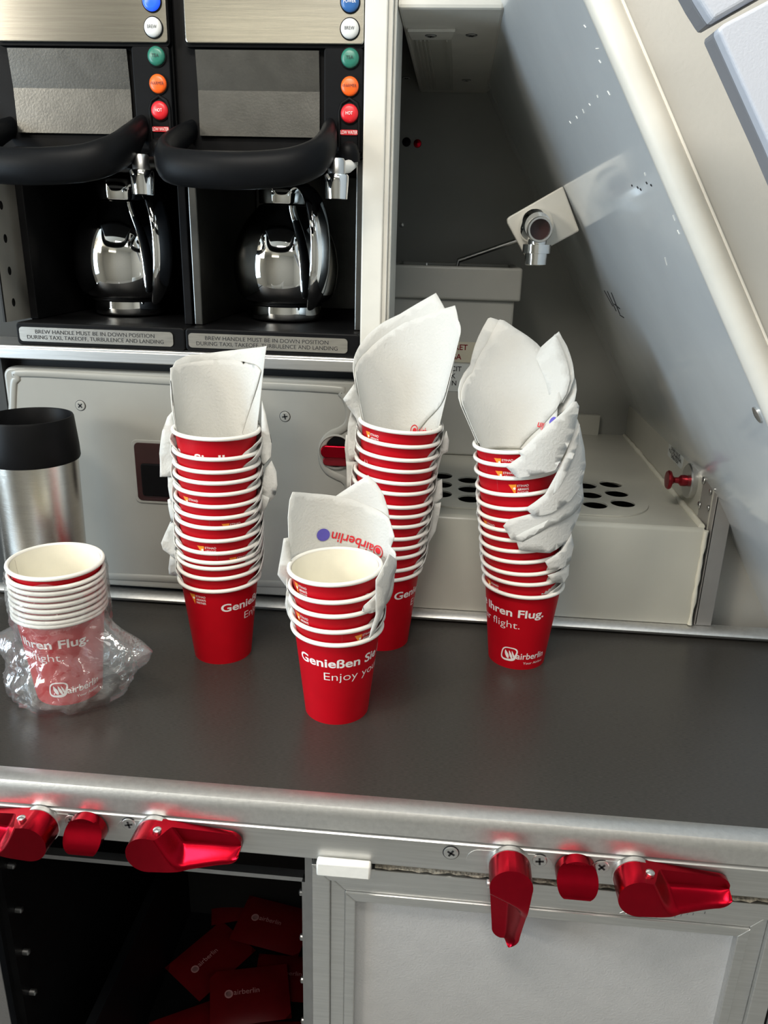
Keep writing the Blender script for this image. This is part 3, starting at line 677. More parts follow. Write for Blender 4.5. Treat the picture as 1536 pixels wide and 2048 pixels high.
def coffee_pot(x, y, ang, label):
    t = thing('coffee_pot', label, 'coffee pot', (x, y, 0.3011), 'polished coffee pots')
    z0 = 0.3012
    prof = [(0, 0.0), (0.036, 0.0), (0.0375, 0.003), (0.0375, 0.015), (0.0360, 0.019), (0.0470, 0.0215), (0.0525, 0.030), (0.0558, 0.045), (0.0562, 0.060), (0.0538, 0.076), (0.0488, 0.090), (0.0410, 0.102), (0.0325, 0.111), (0.0270, 0.116), (0.0262, 0.119)]
    # finer curve
    pr = []
    for i in range(len(prof) - 1):
        for k in range(3): pr.append((prof[i][0] + (prof[i + 1][0] - prof[i][0]) * k / 3, prof[i][1] + (prof[i + 1][1] - prof[i][1]) * k / 3))
    pr.append(prof[-1])
    mb = MB(); mb.lathe(prof, (x, y, z0), (0, 0, 1), 72); bd = mb.build('body', 'chrome', t, smooth=45, sub=0)
    d = bd.modifiers.new('round', 'SUBSURF'); d.levels = 1; d.render_levels = 2
    mb = MB(); mb.lathe([(0.0266, 0.1185), (0.0272, 0.120), (0.0272, 0.136), (0.0262, 0.1385), (0.020, 0.139), (0, 0.139)], (x, y, z0), (0, 0, 1), 48); mb.build('collar', 'chrome', t, smooth=40)
    mb = MB(); mb.ring(0.0375, 0.0018, (x, y, z0 + 0.0175), 48, 8); mb.build('base_ring', 'black', t, smooth=60)
    ca, sa = math.cos(ang), math.sin(ang)
    pts = [(0.0260, 0.133), (0.0400, 0.134), (0.0540, 0.129), (0.0660, 0.117), (0.0745, 0.098), (0.0775, 0.076), (0.0755, 0.054), (0.0690, 0.035), (0.0590, 0.020), (0.0540, 0.015)]
    P = [Vector((x + d_ * ca, y + d_ * sa, z0 + h_)) for d_, h_ in pts]
    rr = [0.0060, 0.0080, 0.0095, 0.0105, 0.0110, 0.0112, 0.0110, 0.0095, 0.0055, 0.0020]
    PP = []; RR = []
    for i in range(len(P) - 1):
        a = P[max(0, i - 1)]; b = P[i]; c_ = P[i + 1]; d = P[min(len(P) - 1, i + 2)]
        for k in range(5):
            q = k / 5; PP.append(0.5 * ((2 * b) + (c_ - a) * q + (2 * a - 5 * b + 4 * c_ - d) * q * q + (3 * b - a - 3 * c_ + d) * q ** 3)); RR.append(rr[i] + (rr[i + 1] - rr[i]) * q)
    PP.append(P[-1]); RR.append(rr[-1])
    mb = MB(); mb.tube(PP, RR, 16, 0, (-sa, ca, 0), 0.42); h = mb.build('handle', 'chrome', t, smooth=60)
    mb = MB(); PI_ = [p + Vector((-ca * 0.0042, -sa * 0.0042, 0)) for p in PP[9:-4]]
    mb.tube(PI_, [r * 0.72 for r in RR[9:-4]], 12, 0, (-sa, ca, 0), 0.38); mb.build('grip_liner', 'black', h, smooth=60)
    return t
coffee_pot(-0.1830, 0.868, math.radians(-52), 'shiny steel coffee pot in the bay next to the cream post')
coffee_pot(-0.3600, 0.868, math.radians(-40), 'shiny steel coffee pot in the bay next to the perforated strip')

# ================================================================== inside the niche
ds = thing('drain_shelf', 'painted drain shelf with a plate of round drain holes beside the worktop', 'drain shelf', (0.12, 0.96, 0.0))
plate_o = [(x, y) for x, y in rounded(-0.036, 0.2245, 0.786, 0.942, 0.050, 10)]
outer = [(-0.0330, Y0 + 0.006), (0.2660, Y0 + 0.006), (0.2660, YB - 0.0005), (-0.0330, YB - 0.0005)]
inset = [(x, y) for x, y in rounded(-0.028, 0.2165, 0.794, 0.934, 0.044, 10)]
mb = MB(); pierced_plate(mb, outer, [inset], SLAB - 0.004, SLAB)
# rounded nose and front face
prof = [(Y0 + 0.006, SLAB), (Y0 + 0.0025, SLAB - 0.0008), (Y0, SLAB - 0.0040), (Y0, 0.0115), (Y0 + 0.008, 0.0115), (Y0 + 0.008, SLAB - 0.004)]
mb.prism([(-0.0330, y, z) for y, z in prof], (0.2990, 0, 0)); mb.build('housing', 'niche', ds, smooth=40)
holes = []
cols = [(-0.0040, 0), (0.0290, -0.012), (0.0620, 0.002), (0.0960, -0.012), (0.1300, 0.002), (0.1650, -0.010), (0.1965, 0.0)]
for cxx, off in cols:
    for k in range(3): holes.append(circle(cxx, 0.829 + off + 0.0355 * k, 0.0132, 28))
mb = MB(); pierced_plate(mb, plate_o, holes, SLAB + 0.0002, SLAB + 0.0020, 0, 0); part(mb.build('drain_plate', 'niche', ds, bevel=0.0004), 'plate pierced by round holes')
mb = MB(); mb.box(-0.0320, 0.2200, 0.788, 0.940, SLAB - 0.044, SLAB - 0.040); mb.build('drain_void', 'dark', ds)  # near-black floor stands in for the shade below the drain holes
mb = MB(); pth = [(0.2640, Y0 + 0.006 + (YB - Y0 - 0.01) * k / 26, SLAB + 0.0006) for k in range(27)]
random.seed(5); mb.tube(pth, [0.0022 + random.uniform(0, 0.0018) for _ in pth], 8, 0, (0, 0, 1)); part(mb.build('sealant_bead', 'sealant', ds, smooth=80), 'uneven cream sealant bead')
mb = MB(); pth = [(0.2665 , Y0 - 0.001, 0.012 + 0.106 * k / 12) for k in range(13)]
mb.tube(pth, [0.0012 + random.uniform(0, 0.0016) for _ in pth], 8, 0, (0, 1, 0)); mb.build('sealant_bead', 'sealant', ds, smooth=80)
mb = MB(); mb.box(0.150, 0.2250, YB - 0.010, YB - 0.0005, SLAB, SLAB + 0.030); mb.lathe([(0.0065, 0), (0.0065, 0.0006), (0, 0.0007)], (0.176, YB - 0.010, SLAB + 0.018), (0, -1, 0), 20, 1)
mb.build('rear_cover', ['niche', 'dark'], ds, bevel=0.0008)

# waste bin
yb_ = 1.000
wb = thing('waste_bin', 'grey lidded waste box standing at the back of the niche', 'bin', (0.0, 1.07, SLAB))
mb = MB(); mb.box(-0.0790, 0.0745, yb_ + 0.004, YB - 0.002, SLAB + 0.0003, 0.320); mb.build('body', 'niche_bin', wb, bevel=0.003)
mb = MB(); mb.box(-0.0820, 0.0812, yb_ - 0.002, yb_ + 0.006, 0.3190, 0.3585); mb.box(-0.0820, -0.0760, yb_ + 0.006, YB - 0.002, 0.3190, 0.3585); mb.box(0.0752, 0.0812, yb_ + 0.006, YB - 0.002, 0.3190, 0.3585); mb.box(-0.0760, 0.0752, YB - 0.010, YB - 0.002, 0.3190, 0.3585)
mb.build('rim_band', 'niche_bin', wb, bevel=0.004, seg=3)
mb = MB(); mb.box(-0.0760, 0.0752, yb_ + 0.0062, YB - 0.0102, 0.3205, 0.3460); part(mb.build('lid', 'dark', wb), 'dark fill standing in for the open top')  # near-black fill painted as the shade inside the open bin
p = at(861, 524, 2, 0.3585); mb = MB(); mb.lathe([(0.0020, 0), (0.0018, 0.003), (0, 0.0036)], (p.x, yb_ + 0.002, 0.3585), (0, 0, 1), 14); mb.build('pin', 'satin', wb, smooth=40)
a = at(917, 521, 1, 1.085); b = at(1032, 483, 1, 1.085)
mb = MB(); mb.tube([(a.x - 0.004, 1.085, 0.3400), (a.x, 1.085, a.z), (b.x + 0.012, 1.085, b.z + 0.005)], 0.0030, 12); part(mb.build('prop_rod', 'satin', wb, smooth=60), 'thin metal prop rod leaning up')
yl = yb_ + 0.0036
mb = MB(); a = at(905, 684, 1, yl); b = at(920, 727, 1, yl)
mb.box(a.x - 0.030, a.x + 0.058, yl - 0.0003, yl + 0.001, b.z + 0.0015, a.z + 0.0005, 0)
mb.text('RET', (a.x + 0.0035, yl - 0.0004, at(930, 700, 1, yl).z), (1, 0, 0), (0, 0, 1), 0.0066, 1, 'l', 0.015); mb.text('SA', (a.x + 0.0015, yl - 0.0004, at(930, 719, 1, yl).z), (1, 0, 0), (0, 0, 1), 0.0066, 1, 'l', 0.015)
part(mb.build('warning_sticker', ['redsticker', 'darkredmetal'], wb), 'beige sticker with dark red capitals')
mb = MB(); mb.box(a.x - 0.030, a.x + 0.058, yl - 0.0003, yl + 0.001, b.z - 0.036, b.z - 0.0005, 0)
for k, tx in enumerate(('CIT', 'K', 'N')):
    mb.text(tx, (a.x + 0.0000 + 0.001 * k, yl - 0.0004, b.z - 0.0098 - 0.0092 * k), (1, 0, 0), (0, 0, 1), 0.0060, 1, 'l', 0.012)
part(mb.build('notice_sticker', ['sticker', 'blackink'], wb), 'pale sticker with black capitals')

# tap on its bracket
yt = 0.870
fa = thing('tap_bracket', 'cream bracket with a chrome elbow tap on the leaning wall', 'tap', (0.10, yt, 0.42))
P4 = [at(x, y, 1, yt) for x, y in ((1019, 433), (1126, 372), (1159, 462), (1075, 507), (1062, 516), (1053, 514), (1046, 504), (1015, 447), (1014, 438))]
mb = MB(); mb.prism(P4, (0, 0.010, 0)); mb.build('plate', 'cream', fa, bevel=0.0015)
c = at(1075, 452, 1, yt - 0.02); R_ = 0.0178
mb = MB(); mb.lathe([(R_, 0.0), (R_ * 1.0, 0.006), (R_ * 0.97, 0.012), (R_ * 0.86, 0.020), (R_ * 0.74, 0.025)], (c.x, yt, c.z), (0, -1, 0), 40); bd = mb.build('elbow', 'chrome', fa, smooth=60)
c2 = at(1080, 459, 1, yt - 0.036)
mb = MB(); mb.lathe([(0.0125, 0.0), (0.0125, 0.010), (0.0118, 0.0125), (0.0100, 0.0125), (0.0096, 0.0050), (0.0, 0.0040)], (c2.x, yt - 0.026, c2.z), (0, -1, 0), 36, ms=[0, 0, 0, 0, 1]); mb.build('front_ring', ['satin', 'darkred'], bd, smooth=40)
c3 = at(1074, 490, 1, yt - 0.018)
mb = MB(); mb.lathe([(0.0095, -0.020), (0.0110, -0.019), (0.0115, -0.0085), (0.0142, -0.0080), (0.0142, 0.0005), (0.0095, 0.001), (0.0095, 0.016)], (c3.x, yt - 0.018, c3.z), (0, 0, 1), 36); mb.build('spout', 'chrome', fa, smooth=35)

# pull knob and its label on the low side wall
xs = 0.2664
kn = thing('drain_valve_knob', 'dark red pull knob on a round metal rosette by the drain shelf', 'knob', (xs, 0.80, 0.15))
c = at(1385, 962, 0, xs); c = Vector((xs, c.y, c.z))
mb = MB(); mb.lathe([(0.0190, 0), (0.0190, 0.0050), (0.0178, 0.0064), (0.0, 0.0064)], c, (-1, 0, 0), 44); mb.build('rosette', 'satin', kn, smooth=40)
mb = MB(); mb.lathe([(0.0058, 0.0062), (0.0062, 0.0090), (0.0060, 0.0125), (0.0034, 0.0150), (0.0032, 0.0190), (0.0052, 0.0215), (0.0098, 0.0235), (0.0104, 0.0255), (0.0092, 0.0272), (0, 0.0276)], c, (-1, 0, 0), 36); part(mb.build('pull_knob', 'darkredmetal', kn, smooth=40), 'dark red mushroom knob')
vl = thing('valve_label', 'small pale drain valve label above the red pull knob', 'label', (xs, 0.88, 0.16))
c4 = [at(x, y, 0, xs) for x, y in ((1341, 881), (1367, 905), (1366, 938), (1334, 912))]
ya, ybk = sum(p.y for p in (c4[1], c4[2])) / 2, sum(p.y for p in (c4[0], c4[3])) / 2
zt_, zb_ = (c4[0].z + c4[1].z) / 2, (c4[2].z + c4[3].z) / 2
mb = MB(); mb.prism([(xs, y, z) for y, z in rounded(ya, ybk, zb_, zt_, 0.003)], (-0.0004, 0, 0), 0)
for k, tx in enumerate(('DRAIN VALVE', 'PULL FOR MANUAL', 'OPERATION')):
    mb.text(tx, (xs - 0.0004, (ya + ybk) / 2, zt_ - 0.0085 - (zt_ - zb_ - 0.006) / 3 * k), (0, -1, 0), (0, 0, 1), (zt_ - zb_) * 0.19, 1, 'c', 0.02, width=(ybk - ya) * (0.62, 0.86, 0.5)[k])
mb.build('plate', ['sticker', 'blackink'], vl)
# upright angle bar
ab = thing('angle_bar', 'upright aluminium angle bar riveted at the corner beside the drain shelf', 'bar', (0.28, Y0, 0.011))
mb = MB(); zt2 = 0.1900
mb.prism([(0.2715, Y0, 0.0112), (0.2890, Y0, 0.0112), (0.2890, Y0, 0.1700), (0.2770, Y0, zt2), (0.2715, Y0, zt2 - 0.004)], (0, 0.0025, 0))
mb.prism([(0.2665, Y0 + 0.0325, 0.0112), (0.2715, Y0, 0.0112), (0.2715, Y0, zt2 - 0.004), (0.2665, Y0 + 0.0325, zt2 - 0.006)], (0.0025, 0, 0)); mb.build('angle', 'alu_bar', ab, bevel=0.0008)
for px, py, xx in ((1420, 984, 0.2688), (1416, 1016, 0.2688)):
    p = at(px, py, 0, xx); mb = MB(); mb.lathe([(0.0032, 0), (0.0030, 0.0007), (0, 0.0012)], (xx, p.y, p.z), (-1, 0, 0), 18); mb.build('rivet', 'satin', ab, smooth=60)
for px, py, wh in ((1407, 961, 'upper'), (1398, 1010, 'lower')):
    p = at(px, py, 0, xs); r_ = thing('wall_rivet', wh + ' round steel rivet on the side wall between knob and angle bar', 'rivet', (xs, p.y, p.z)); mb = MB(); mb.lathe([(0.0040, 0), (0.0036, 0.0009), (0, 0.0014)], (xs, p.y, p.z), (-1, 0, 0), 18); mb.build('head', 'satin', r_, smooth=60)

# vent and screws under the soffit, little fittings on the back wall
zc_ = 0.5735
sv = thing('soffit_vent', 'cream flanged vent panel under the dark soffit of the niche', 'vent', (-0.02, 0.85, zc_))
q = [at(x, y, 2, zc_) for x, y in ((815, 56), (911, 56), (903, 73), (823, 73))]
mb = MB(); mb.prism([Vector((p.x, p.y, zc_)) for p in q], (0, 0, -0.0030)); part(mb.build('flange', 'cream', sv, bevel=0.0006), 'pale front flange')
q = [at(x, y, 2, zc_) for x, y in ((823, 74), (903, 74), (905, 178), (838, 178))]
mb = MB(); xa, xb, ya_, yb2 = q[0].x, q[1].x, q[0].y, min(q[2].y, YB - 0.01)
mb.box(xa, xb, ya_, yb2, zc_ - 0.0012, zc_); mb.build('panel', 'niche', sv)
mb = MB()
for k in range(4): mb.box(xa + 0.004 + 0.004 * k, xa + 0.0055 + 0.004 * k, ya_ + 0.004, yb2 - 0.01, zc_ - 0.0030, zc_ - 0.0012)
mb.box(xb - 0.005, xb - 0.0035, ya_ + 0.004, yb2 - 0.01, zc_ - 0.0030, zc_ - 0.0012); mb.build('rib', 'niche', sv)
for px, py in ((862, 64), (943, 70), (813, 155), (933, 160)):
    p = at(px, py, 2, zc_); screw(sv, (p.x, p.y, zc_ - (0.0030 if py < 66 else 0.0)), 0.0050, (0, 0, -1))
for px, py, m_, r, nm, lb, ct in ((813, 284, 'black', 0.0060, 'plug', 'small black plug on the dark back wall beside a red dot', 'plug'), (835, 287, 'redmetal', 0.0055, 'indicator_dot', 'small red dot on the dark back wall of the niche', 'dot'), (803, 450, 'satin', 0.0034, 'wall_screw', 'tiny pale screw head low on the back wall', 'screw')):
    p = at(px, py, 1, YB); t = thing(nm, lb, ct, (p.x, YB, p.z)); mb = MB(); mb.lathe([(r, 0), (r * 0.9, 0.002), (0, 0.003)], (p.x, YB, p.z), (0, -1, 0), 20); mb.build('head', m_, t, smooth=50)
p = at(783, 489, 1, 1.02); t = thing('door_stop', 'cream round stop on the niche wall beside the post', 'stop', (-0.0885, 1.02, p.z)); mb = MB(); mb.lathe([(0.0095, 0), (0.0095, 0.009), (0.0085, 0.0105), (0, 0.011)], (-0.0884, 1.02, p.z), (1, 0, 0), 28); mb.build('stopper', 'whiteplastic', t, smooth=40)

# ================================================================== pale pads on the cabin wall
def pad(pts_front, y, depth, label, inset=None):
    t = thing('wall_pad', label, 'pad', (0.16, y, 0.45))
    mb = MB(); mb.prism(pts_front, (0, 0.009, 0)); mb.build('cushion', 'pad', t, bevel=0.004, seg=4)
    mb = MB(); mb.prism([p + Vector((0, 0.0085, 0)) for p in pts_front], (0, depth, 0)); part(mb.build('edge_strip', 'padedge', t, bevel=0.001), 'grey side strip'); return t
yp_ = 0.400
up = [at(x, y, 1, yp_) for x, y in ((1398, 0), (1418, 32), (1424, 40), (1431, 41), (1560, -32), (1560, -200), (1290, -200))]
pad([Vector((p.x, yp_, p.z)) for p in up], yp_, 0.014, 'pale blue-grey wall pad, upper of the two by the leaning wall')
lo_ = [at(x, y, 1, yp_) for x, y in ((1437, 62), (1440, 54), (1450, 46), (1560, -12), (1640, 60), (1640, 530), (1540, 292))]
pad([Vector((p.x, yp_, p.z)) for p in lo_], yp_, 0.014, 'pale blue-grey wall pad, lower and longer of the two by the leaning wall')

# ================================================================== paper cups
R_RIM, Z_RIM, R_TOP, R_BOT = 0.0378, 0.0815, 0.0362, 0.0275
def cone_r(z): return R_BOT + (R_TOP - R_BOT) * z / 0.0815
def cup_point(th, z, lift=0.00012):
    r = cone_r(z) + lift; return Vector((r * math.sin(th), -r * math.cos(th), z))
def cup_mesh():
    mb = MB(); seg = 64
    mb.lathe([(R_BOT - 0.0005, 0.0), (R_BOT, 0.0), (cone_r(0.028), 0.028), (cone_r(0.056), 0.056), (R_TOP, 0.0815)], (0, 0, 0), (0, 0, 1), seg, 0)
    mb.f.pop(); mb.m.pop(); mb.f.pop(); mb.m.pop()
    t = 0.0004
    mb.lathe([(0, 0.0042), (cone_r(0.0042) - t, 0.0042), (cone_r(0.03) - t, 0.03), (cone_r(0.056) - t, 0.056), (R_TOP - t, 0.0815)], (0, 0, 0), (0, 0, 1), seg, 1)
    mb.f.pop(); mb.m.pop()
    mb.lathe([(R_BOT - 0.0005, 0.0), (R_BOT - 0.0009, 0.0038), (0, 0.0038)], (0, 0, 0), (0, 0, 1), seg, 1)
    def T(txt, th0, span, zc, cap, bold, m=2):
        rr = cone_r(zc)
        mb.text_map(txt, lambda u, v: cup_point(math.radians(th0) + u / rr, zc - cap / 2 + v), cap, math.radians(span) * rr, m, bold, 0.10)
    T('Genießen Sie Ihren Flug.', 0, 237, 0.0626, 0.0078, 0.022)
    T('Enjoy your flight.', 40, 159, 0.0496, 0.0074, -0.008)
    T('airberlin', 198, 58, 0.0155, 0.0068, 0.012)
    T('Your Airline', 212, 44, 0.0075, 0.0026, 0.0)
    # ring mark with a leaf inside
    rr = cone_r(0.016); c0 = math.radians(184)
    def sq(a, k): 
        e_ = (abs(math.cos(a)) ** 3.2 + abs(math.sin(a)) ** 3.2) ** (-1 / 3.2); u, v = k * e_ * math.cos(a), k * e_ * math.sin(a); return (u + 0.18 * v, v)
    n = 44; ov = []
    for k in range(n):
        a = 2 * PI * k / n
        for q in (0.0078, 0.0066 - 0.0014 * max(0, -math.sin(a - 0.6))):
            u, v = sq(a, q); ov.append(cup_point(c0 + u / rr, 0.0165 + v))
    mb.add(ov, [(2 * k, 2 * ((k + 1) % n), 2 * ((k + 1) % n) + 1, 2 * k + 1) for k in range(n)], 2)
    for s0, w0 in ((-0.0030, 0.0030), (0.0008, 0.0021), (0.0034, 0.0014)):
        lv = []; n2 = 10
        for k in range(n2 + 1):
            q = k / n2; v = -0.0048 + 0.0088 * q; wd = w0 * math.sin(PI * min(1, 0.12 + q * 0.88)) * 0.5 + 0.0002; uc = s0 - 0.0040 * (q - 0.4) ** 1 * 0.7 + 0.001
            lv += [cup_point(c0 + (uc - wd) / rr, 0.0165 + v), cup_point(c0 + (uc + wd) / rr, 0.0165 + v)]
        mb.add(lv, [(2 * k, 2 * k + 1, 2 * k + 3, 2 * k + 2) for k in range(n2)], 2)
    # orange wedge and three small lines by the seam
    rr = cone_r(0.070)
    def E(u, v): return cup_point(math.radians(-51) + u / rr, v)
    mb.add([E(0, 0.0752), E(0.0034, 0.0752), E(0.0068, 0.0754), E(0.0062, 0.0700), E(0.0056, 0.0648), E(0.0030, 0.0702)], [(0, 1, 5), (1, 2, 3, 5), (5, 3, 4)], 3)
    mb.add([cup_point(math.radians(-51) + (0.0050 + 0.0011 * math.cos(a)) / rr, 0.0715 + 0.0012 * math.sin(a), 0.0002) for a in [k * PI / 5 for k in range(10)]], [tuple(range(10))], 2)
    for tx, z, b in (('ETIHAD', 0.0728, 0.0), ('AIRWAYS', 0.0694, 0.012), ('PARTNER', 0.0662, 0.012)):
        mb.text_map(tx, lambda u, v: cup_point(math.radians(-51) + (0.0076 + u) / rr, z + v), 0.0021, 0.0098, 2, b, 0.5)
    n = 16
    mb.add([cup_point(math.radians(-68) + s_ * 0.0035, 0.002 + 0.078 * k / n, 0.0001) for k in range(n + 1) for s_ in (-1, 1)], [(2 * k, 2 * k + 1, 2 * k + 3, 2 * k + 2) for k in range(n)], 4)
    # the seam shows inside as well
    mb.add([Vector(((cone_r(z) - t - 0.00012) * math.sin(a), -(cone_r(z) - t - 0.00012) * math.cos(a), z)) for z in (0.008, 0.04, 0.08) for a in (math.radians(-68.6), math.radians(-67.8))], [(0, 1, 3, 2), (2, 3, 5, 4)], 5)
    return mb
M['seam_in'] = mat('inner_seam', (0.52, 0.48, 0.38), 0.6, noise=0.03)
proto = thing('paper_cup', 'proto', 'cup', (0, 0, 0))
cup_mesh().build('body', ['red', 'card', 'print', 'orange', 'seam', 'seam_in'], proto, smooth=50)
mb = MB(); mb.ring(R_RIM, 0.0018, (0, 0, Z_RIM), 72, 12, 0, 1.05); mb.build('rim', 'rim', proto, smooth=80)
first = [True]
def place_cup(x, y, zrim, rot_deg, label, group, lean=0.0):
    if first[0]: r = proto; first[0] = False
    else:
        r = proto.copy(); C.objects.link(r)
        for ch in list(proto.children):
            c_ = ch.copy(); C.objects.link(c_); c_.parent = r
    ax_ = Vector((math.sin(lean), 0, math.cos(lean)))
    p_ = Vector((x, y, zrim + ZC)) - ax_ * Z_RIM
    r.matrix_world = Matrix.Translation(p_) @ Matrix.Rotation(lean, 4, 'Y') @ Matrix.Rotation(math.radians(rot_deg), 4, 'Z')
    r['label'] = label; r['category'] = 'cup'; r['group'] = group
    return r
ORD = ['', 'second', 'third', 'fourth', 'fifth', 'sixth', 'seventh', 'eighth', 'ninth', 'tenth', 'eleventh', 'twelfth', 'thirteenth', 'fourteenth']
STACKS = {
 'left': (0.6647, [(-0.2056, 0.2243), (-0.2061, 0.2065), (-0.2063, 0.1949), (-0.2066, 0.1850), (-0.2069, 0.1745), (-0.2071, 0.1633), (-0.2074, 0.1528), (-0.2076, 0.1434), (-0.2080, 0.1310), (-0.2083, 0.1192), (-0.2085, 0.1100), (-0.2086, 0.1041), (-0.2089, 0.0940), (-0.2092, 0.0826)],
          {0: -118, 4: 10, 6: 72, 8: 35, 9: 82, 13: 17}, 'tall stack beside the thermos'),
 'front': (0.5820, [(-0.0857, 0.1342), (-0.0850, 0.1191), (-0.0845, 0.1069), (-0.0840, 0.0931), (-0.0835, 0.0817)], {0: -9, 2: -9, 3: 83, 4: -51}, 'short five-cup stack'),
 'mid': (0.7109, [(-0.0438, 0.2268), (-0.0449, 0.2139), (-0.0459, 0.2014), (-0.0469, 0.1906), (-0.0478, 0.1792), (-0.0487, 0.1691), (-0.0498, 0.1562), (-0.0506, 0.1467), (-0.0514, 0.1368), (-0.0524, 0.1248), (-0.0533, 0.1147), (-0.0541, 0.1050), (-0.0552, 0.0916), (-0.0562, 0.0815)], {0: -6, 13: 24}, 'tall stack behind the short stack'),
 'right': (0.6930, [(0.0628, 0.2185), (0.0643, 0.2070), (0.0658, 0.1953), (0.0678, 0.1801), (0.0695, 0.1670), (0.0710, 0.1559), (0.0722, 0.1465), (0.0734, 0.1375), (0.0748, 0.1270), (0.0762, 0.1163), (0.0777, 0.1044), (0.0791, 0.0943), (0.0805, 0.0831)], {0: 14, 1: 15, 2: 34, 5: -21, 11: -20, 12: -204}, 'tall stack beside the drain shelf'),
 'bag': (0.5799, [(-0.3242, 0.1244), (-0.3244, 0.1161), (-0.3245, 0.1112), (-0.3246, 0.1058), (-0.3247, 0.1003), (-0.3248, 0.0953), (-0.3249, 0.0899), (-0.3250, 0.0849), (-0.3252, 0.0815)], {0: -20, 8: -174}, 'clear plastic bag'),
}
random.seed(11)
for nm, (y, lst, rots, where) in STACKS.items():
    n = len(lst)
    for i, (x, z) in enumerate(lst):
        if i == n - 1: z = Z_RIM
        r = rots.get(i, random.uniform(140, 290))
        pos = 'top' if i == 0 else ('bottom' if i == n - 1 else ORD[i] + ' from top')
        if nm == 'bag': lab = 'red paper cup in the clear plastic bag, ' + (pos + ' cup' if pos in ('top', 'bottom') else pos)
        else: lab = 'red paper cup, ' + (pos + ' cup' if pos in ('top', 'bottom') else pos) + ' of the ' + where
        lean = 0.0
        if i < n - 1:
            j = min(n - 1, i + 3); lean = 0.85 * math.atan((x - lst[j][0]) / (z - lst[j][1])) * min(1.0, (n - 1 - i) / 4)
        place_cup(x, y, z, r, lab, 'cups in the ' + where, lean)

# ================================================================== napkins tucked into the cups
def fill_shape(loop2d, step):
    pts = [Vector(p) for p in loop2d]; n = len(pts)
    edges = [(i, (i + 1) % n) for i in range(n)]
    def inside(p):
        c = False
        for i in range(n):
            a, b = pts[i], pts[i - 1]
            if (a[1] > p[1]) != (b[1] > p[1]) and p[0] < (b[0] - a[0]) * (p[1] - a[1]) / (b[1] - a[1]) + a[0]: c = not c
        return c
    x0, x1 = min(p[0] for p in pts), max(p[0] for p in pts); y0, y1 = min(p[1] for p in pts), max(p[1] for p in pts)
    inner = []
    x = x0 + step / 2
    while x < x1:
        y = y0 + step / 2
        while y < y1:
            p = Vector((x, y))
            if inside(p) and min((p - q).length for q in pts) > step * 0.45: inner.append(p)
            y += step
        x += step
    r = geometry.delaunay_2d_cdt(pts + inner, edges, [], 0, 1e-7)
    return r[0], [tuple(f) for f in r[2] if inside((r[0][f[0]] + r[0][f[1]] + r[0][f[2]]) / 3)]

def dense(P, k=6):
    out = []
    for i in range(len(P)):
        a, b = Vector(P[i]), Vector(P[(i + 1) % len(P)])
        for j in range(k): out.append(tuple(a.lerp(b, j / k)))
    return out

NAPK = 'paper napkins tucked between the cups'
def napkin(label, axis, loop, rfun, ex=1.0, wave=0.0, seed=0, step=0.006):
    """loop: (angle in degrees from the back of the stack, height); rfun(angle, height) gives the distance from the stack's axis"""
    rnd = random.Random(seed); k = 0.042; ph = rnd.uniform(0, 6)
    L = [(math.radians(a) * k, z) for a, z in loop]
    vs, fs = fill_shape(dense(L, 5), step)
    def pos(s, z):
        a = s / k
        r = rfun(a, z) + wave * (math.sin(a * 5 + ph) * 0.5 + math.sin(a * 2.3 + z * 90 + ph * 2) * 0.5)
        ax, ay = axis(z) if callable(axis) else axis
        return Vector((ax + ex * r * math.sin(a), ay + r * math.cos(a), z))
    mb = MB(); mb.add([pos(v[0], v[1]) for v in vs], fs)
    z0 = min(v.z for v in mb.v); c_ = sum(mb.v, Vector()) / len(mb.v)
    o = mb.build('napkin', 'napkin', None, org=(c_.x, c_.y, z0), smooth=70, solid=0.0007)
    tag(o, label, 'napkin', NAPK)
    return o, pos, k

def cone_hit(px, py, ax, ay, z0, r0, kf, back, ex=1.0):
    """angle (degrees from the back) and height where a sight line meets the flared sleeve r = r0 + kf (z - z0)"""
    o, d = ray(px, py)
    d = Vector((d.x / ex, d.y, d.z)); ox, oy = (o.x - ax) / ex, o.y - ay
    q = r0 + kf * (o.z - z0); g = kf * d.z
    a = d.x ** 2 + d.y ** 2 - g * g; b = 2 * (ox * d.x + oy * d.y - q * g); c_ = ox * ox + oy * oy - q * q
    D = b * b - 4 * a * c_
    if D < 0: t = -b / (2 * a)
    else: t = (-b + (math.sqrt(D) if back else -math.sqrt(D))) / (2 * a)
    return math.degrees(math.atan2(ox + d.x * t, oy + d.y * t)), o.z + d.z * t

def px_loop(pts, ax, ay, z0, r0, kf, centre=0, ex=1.0, back=True):
    out = []
    for p in pts:
        if len(p) == 3 and p[2] == 'p': out.append((p[0], p[1])); continue
        a, z = cone_hit(p[0], p[1], ax, ay, z0, r0, kf, back and not (len(p) == 3 and p[2] == 'f'), ex)
        while a - centre > 180: a -= 360
        while a - centre < -180: a += 360
        out.append((a, z))
    return out
def P(a, z): return (a, z, 'p')

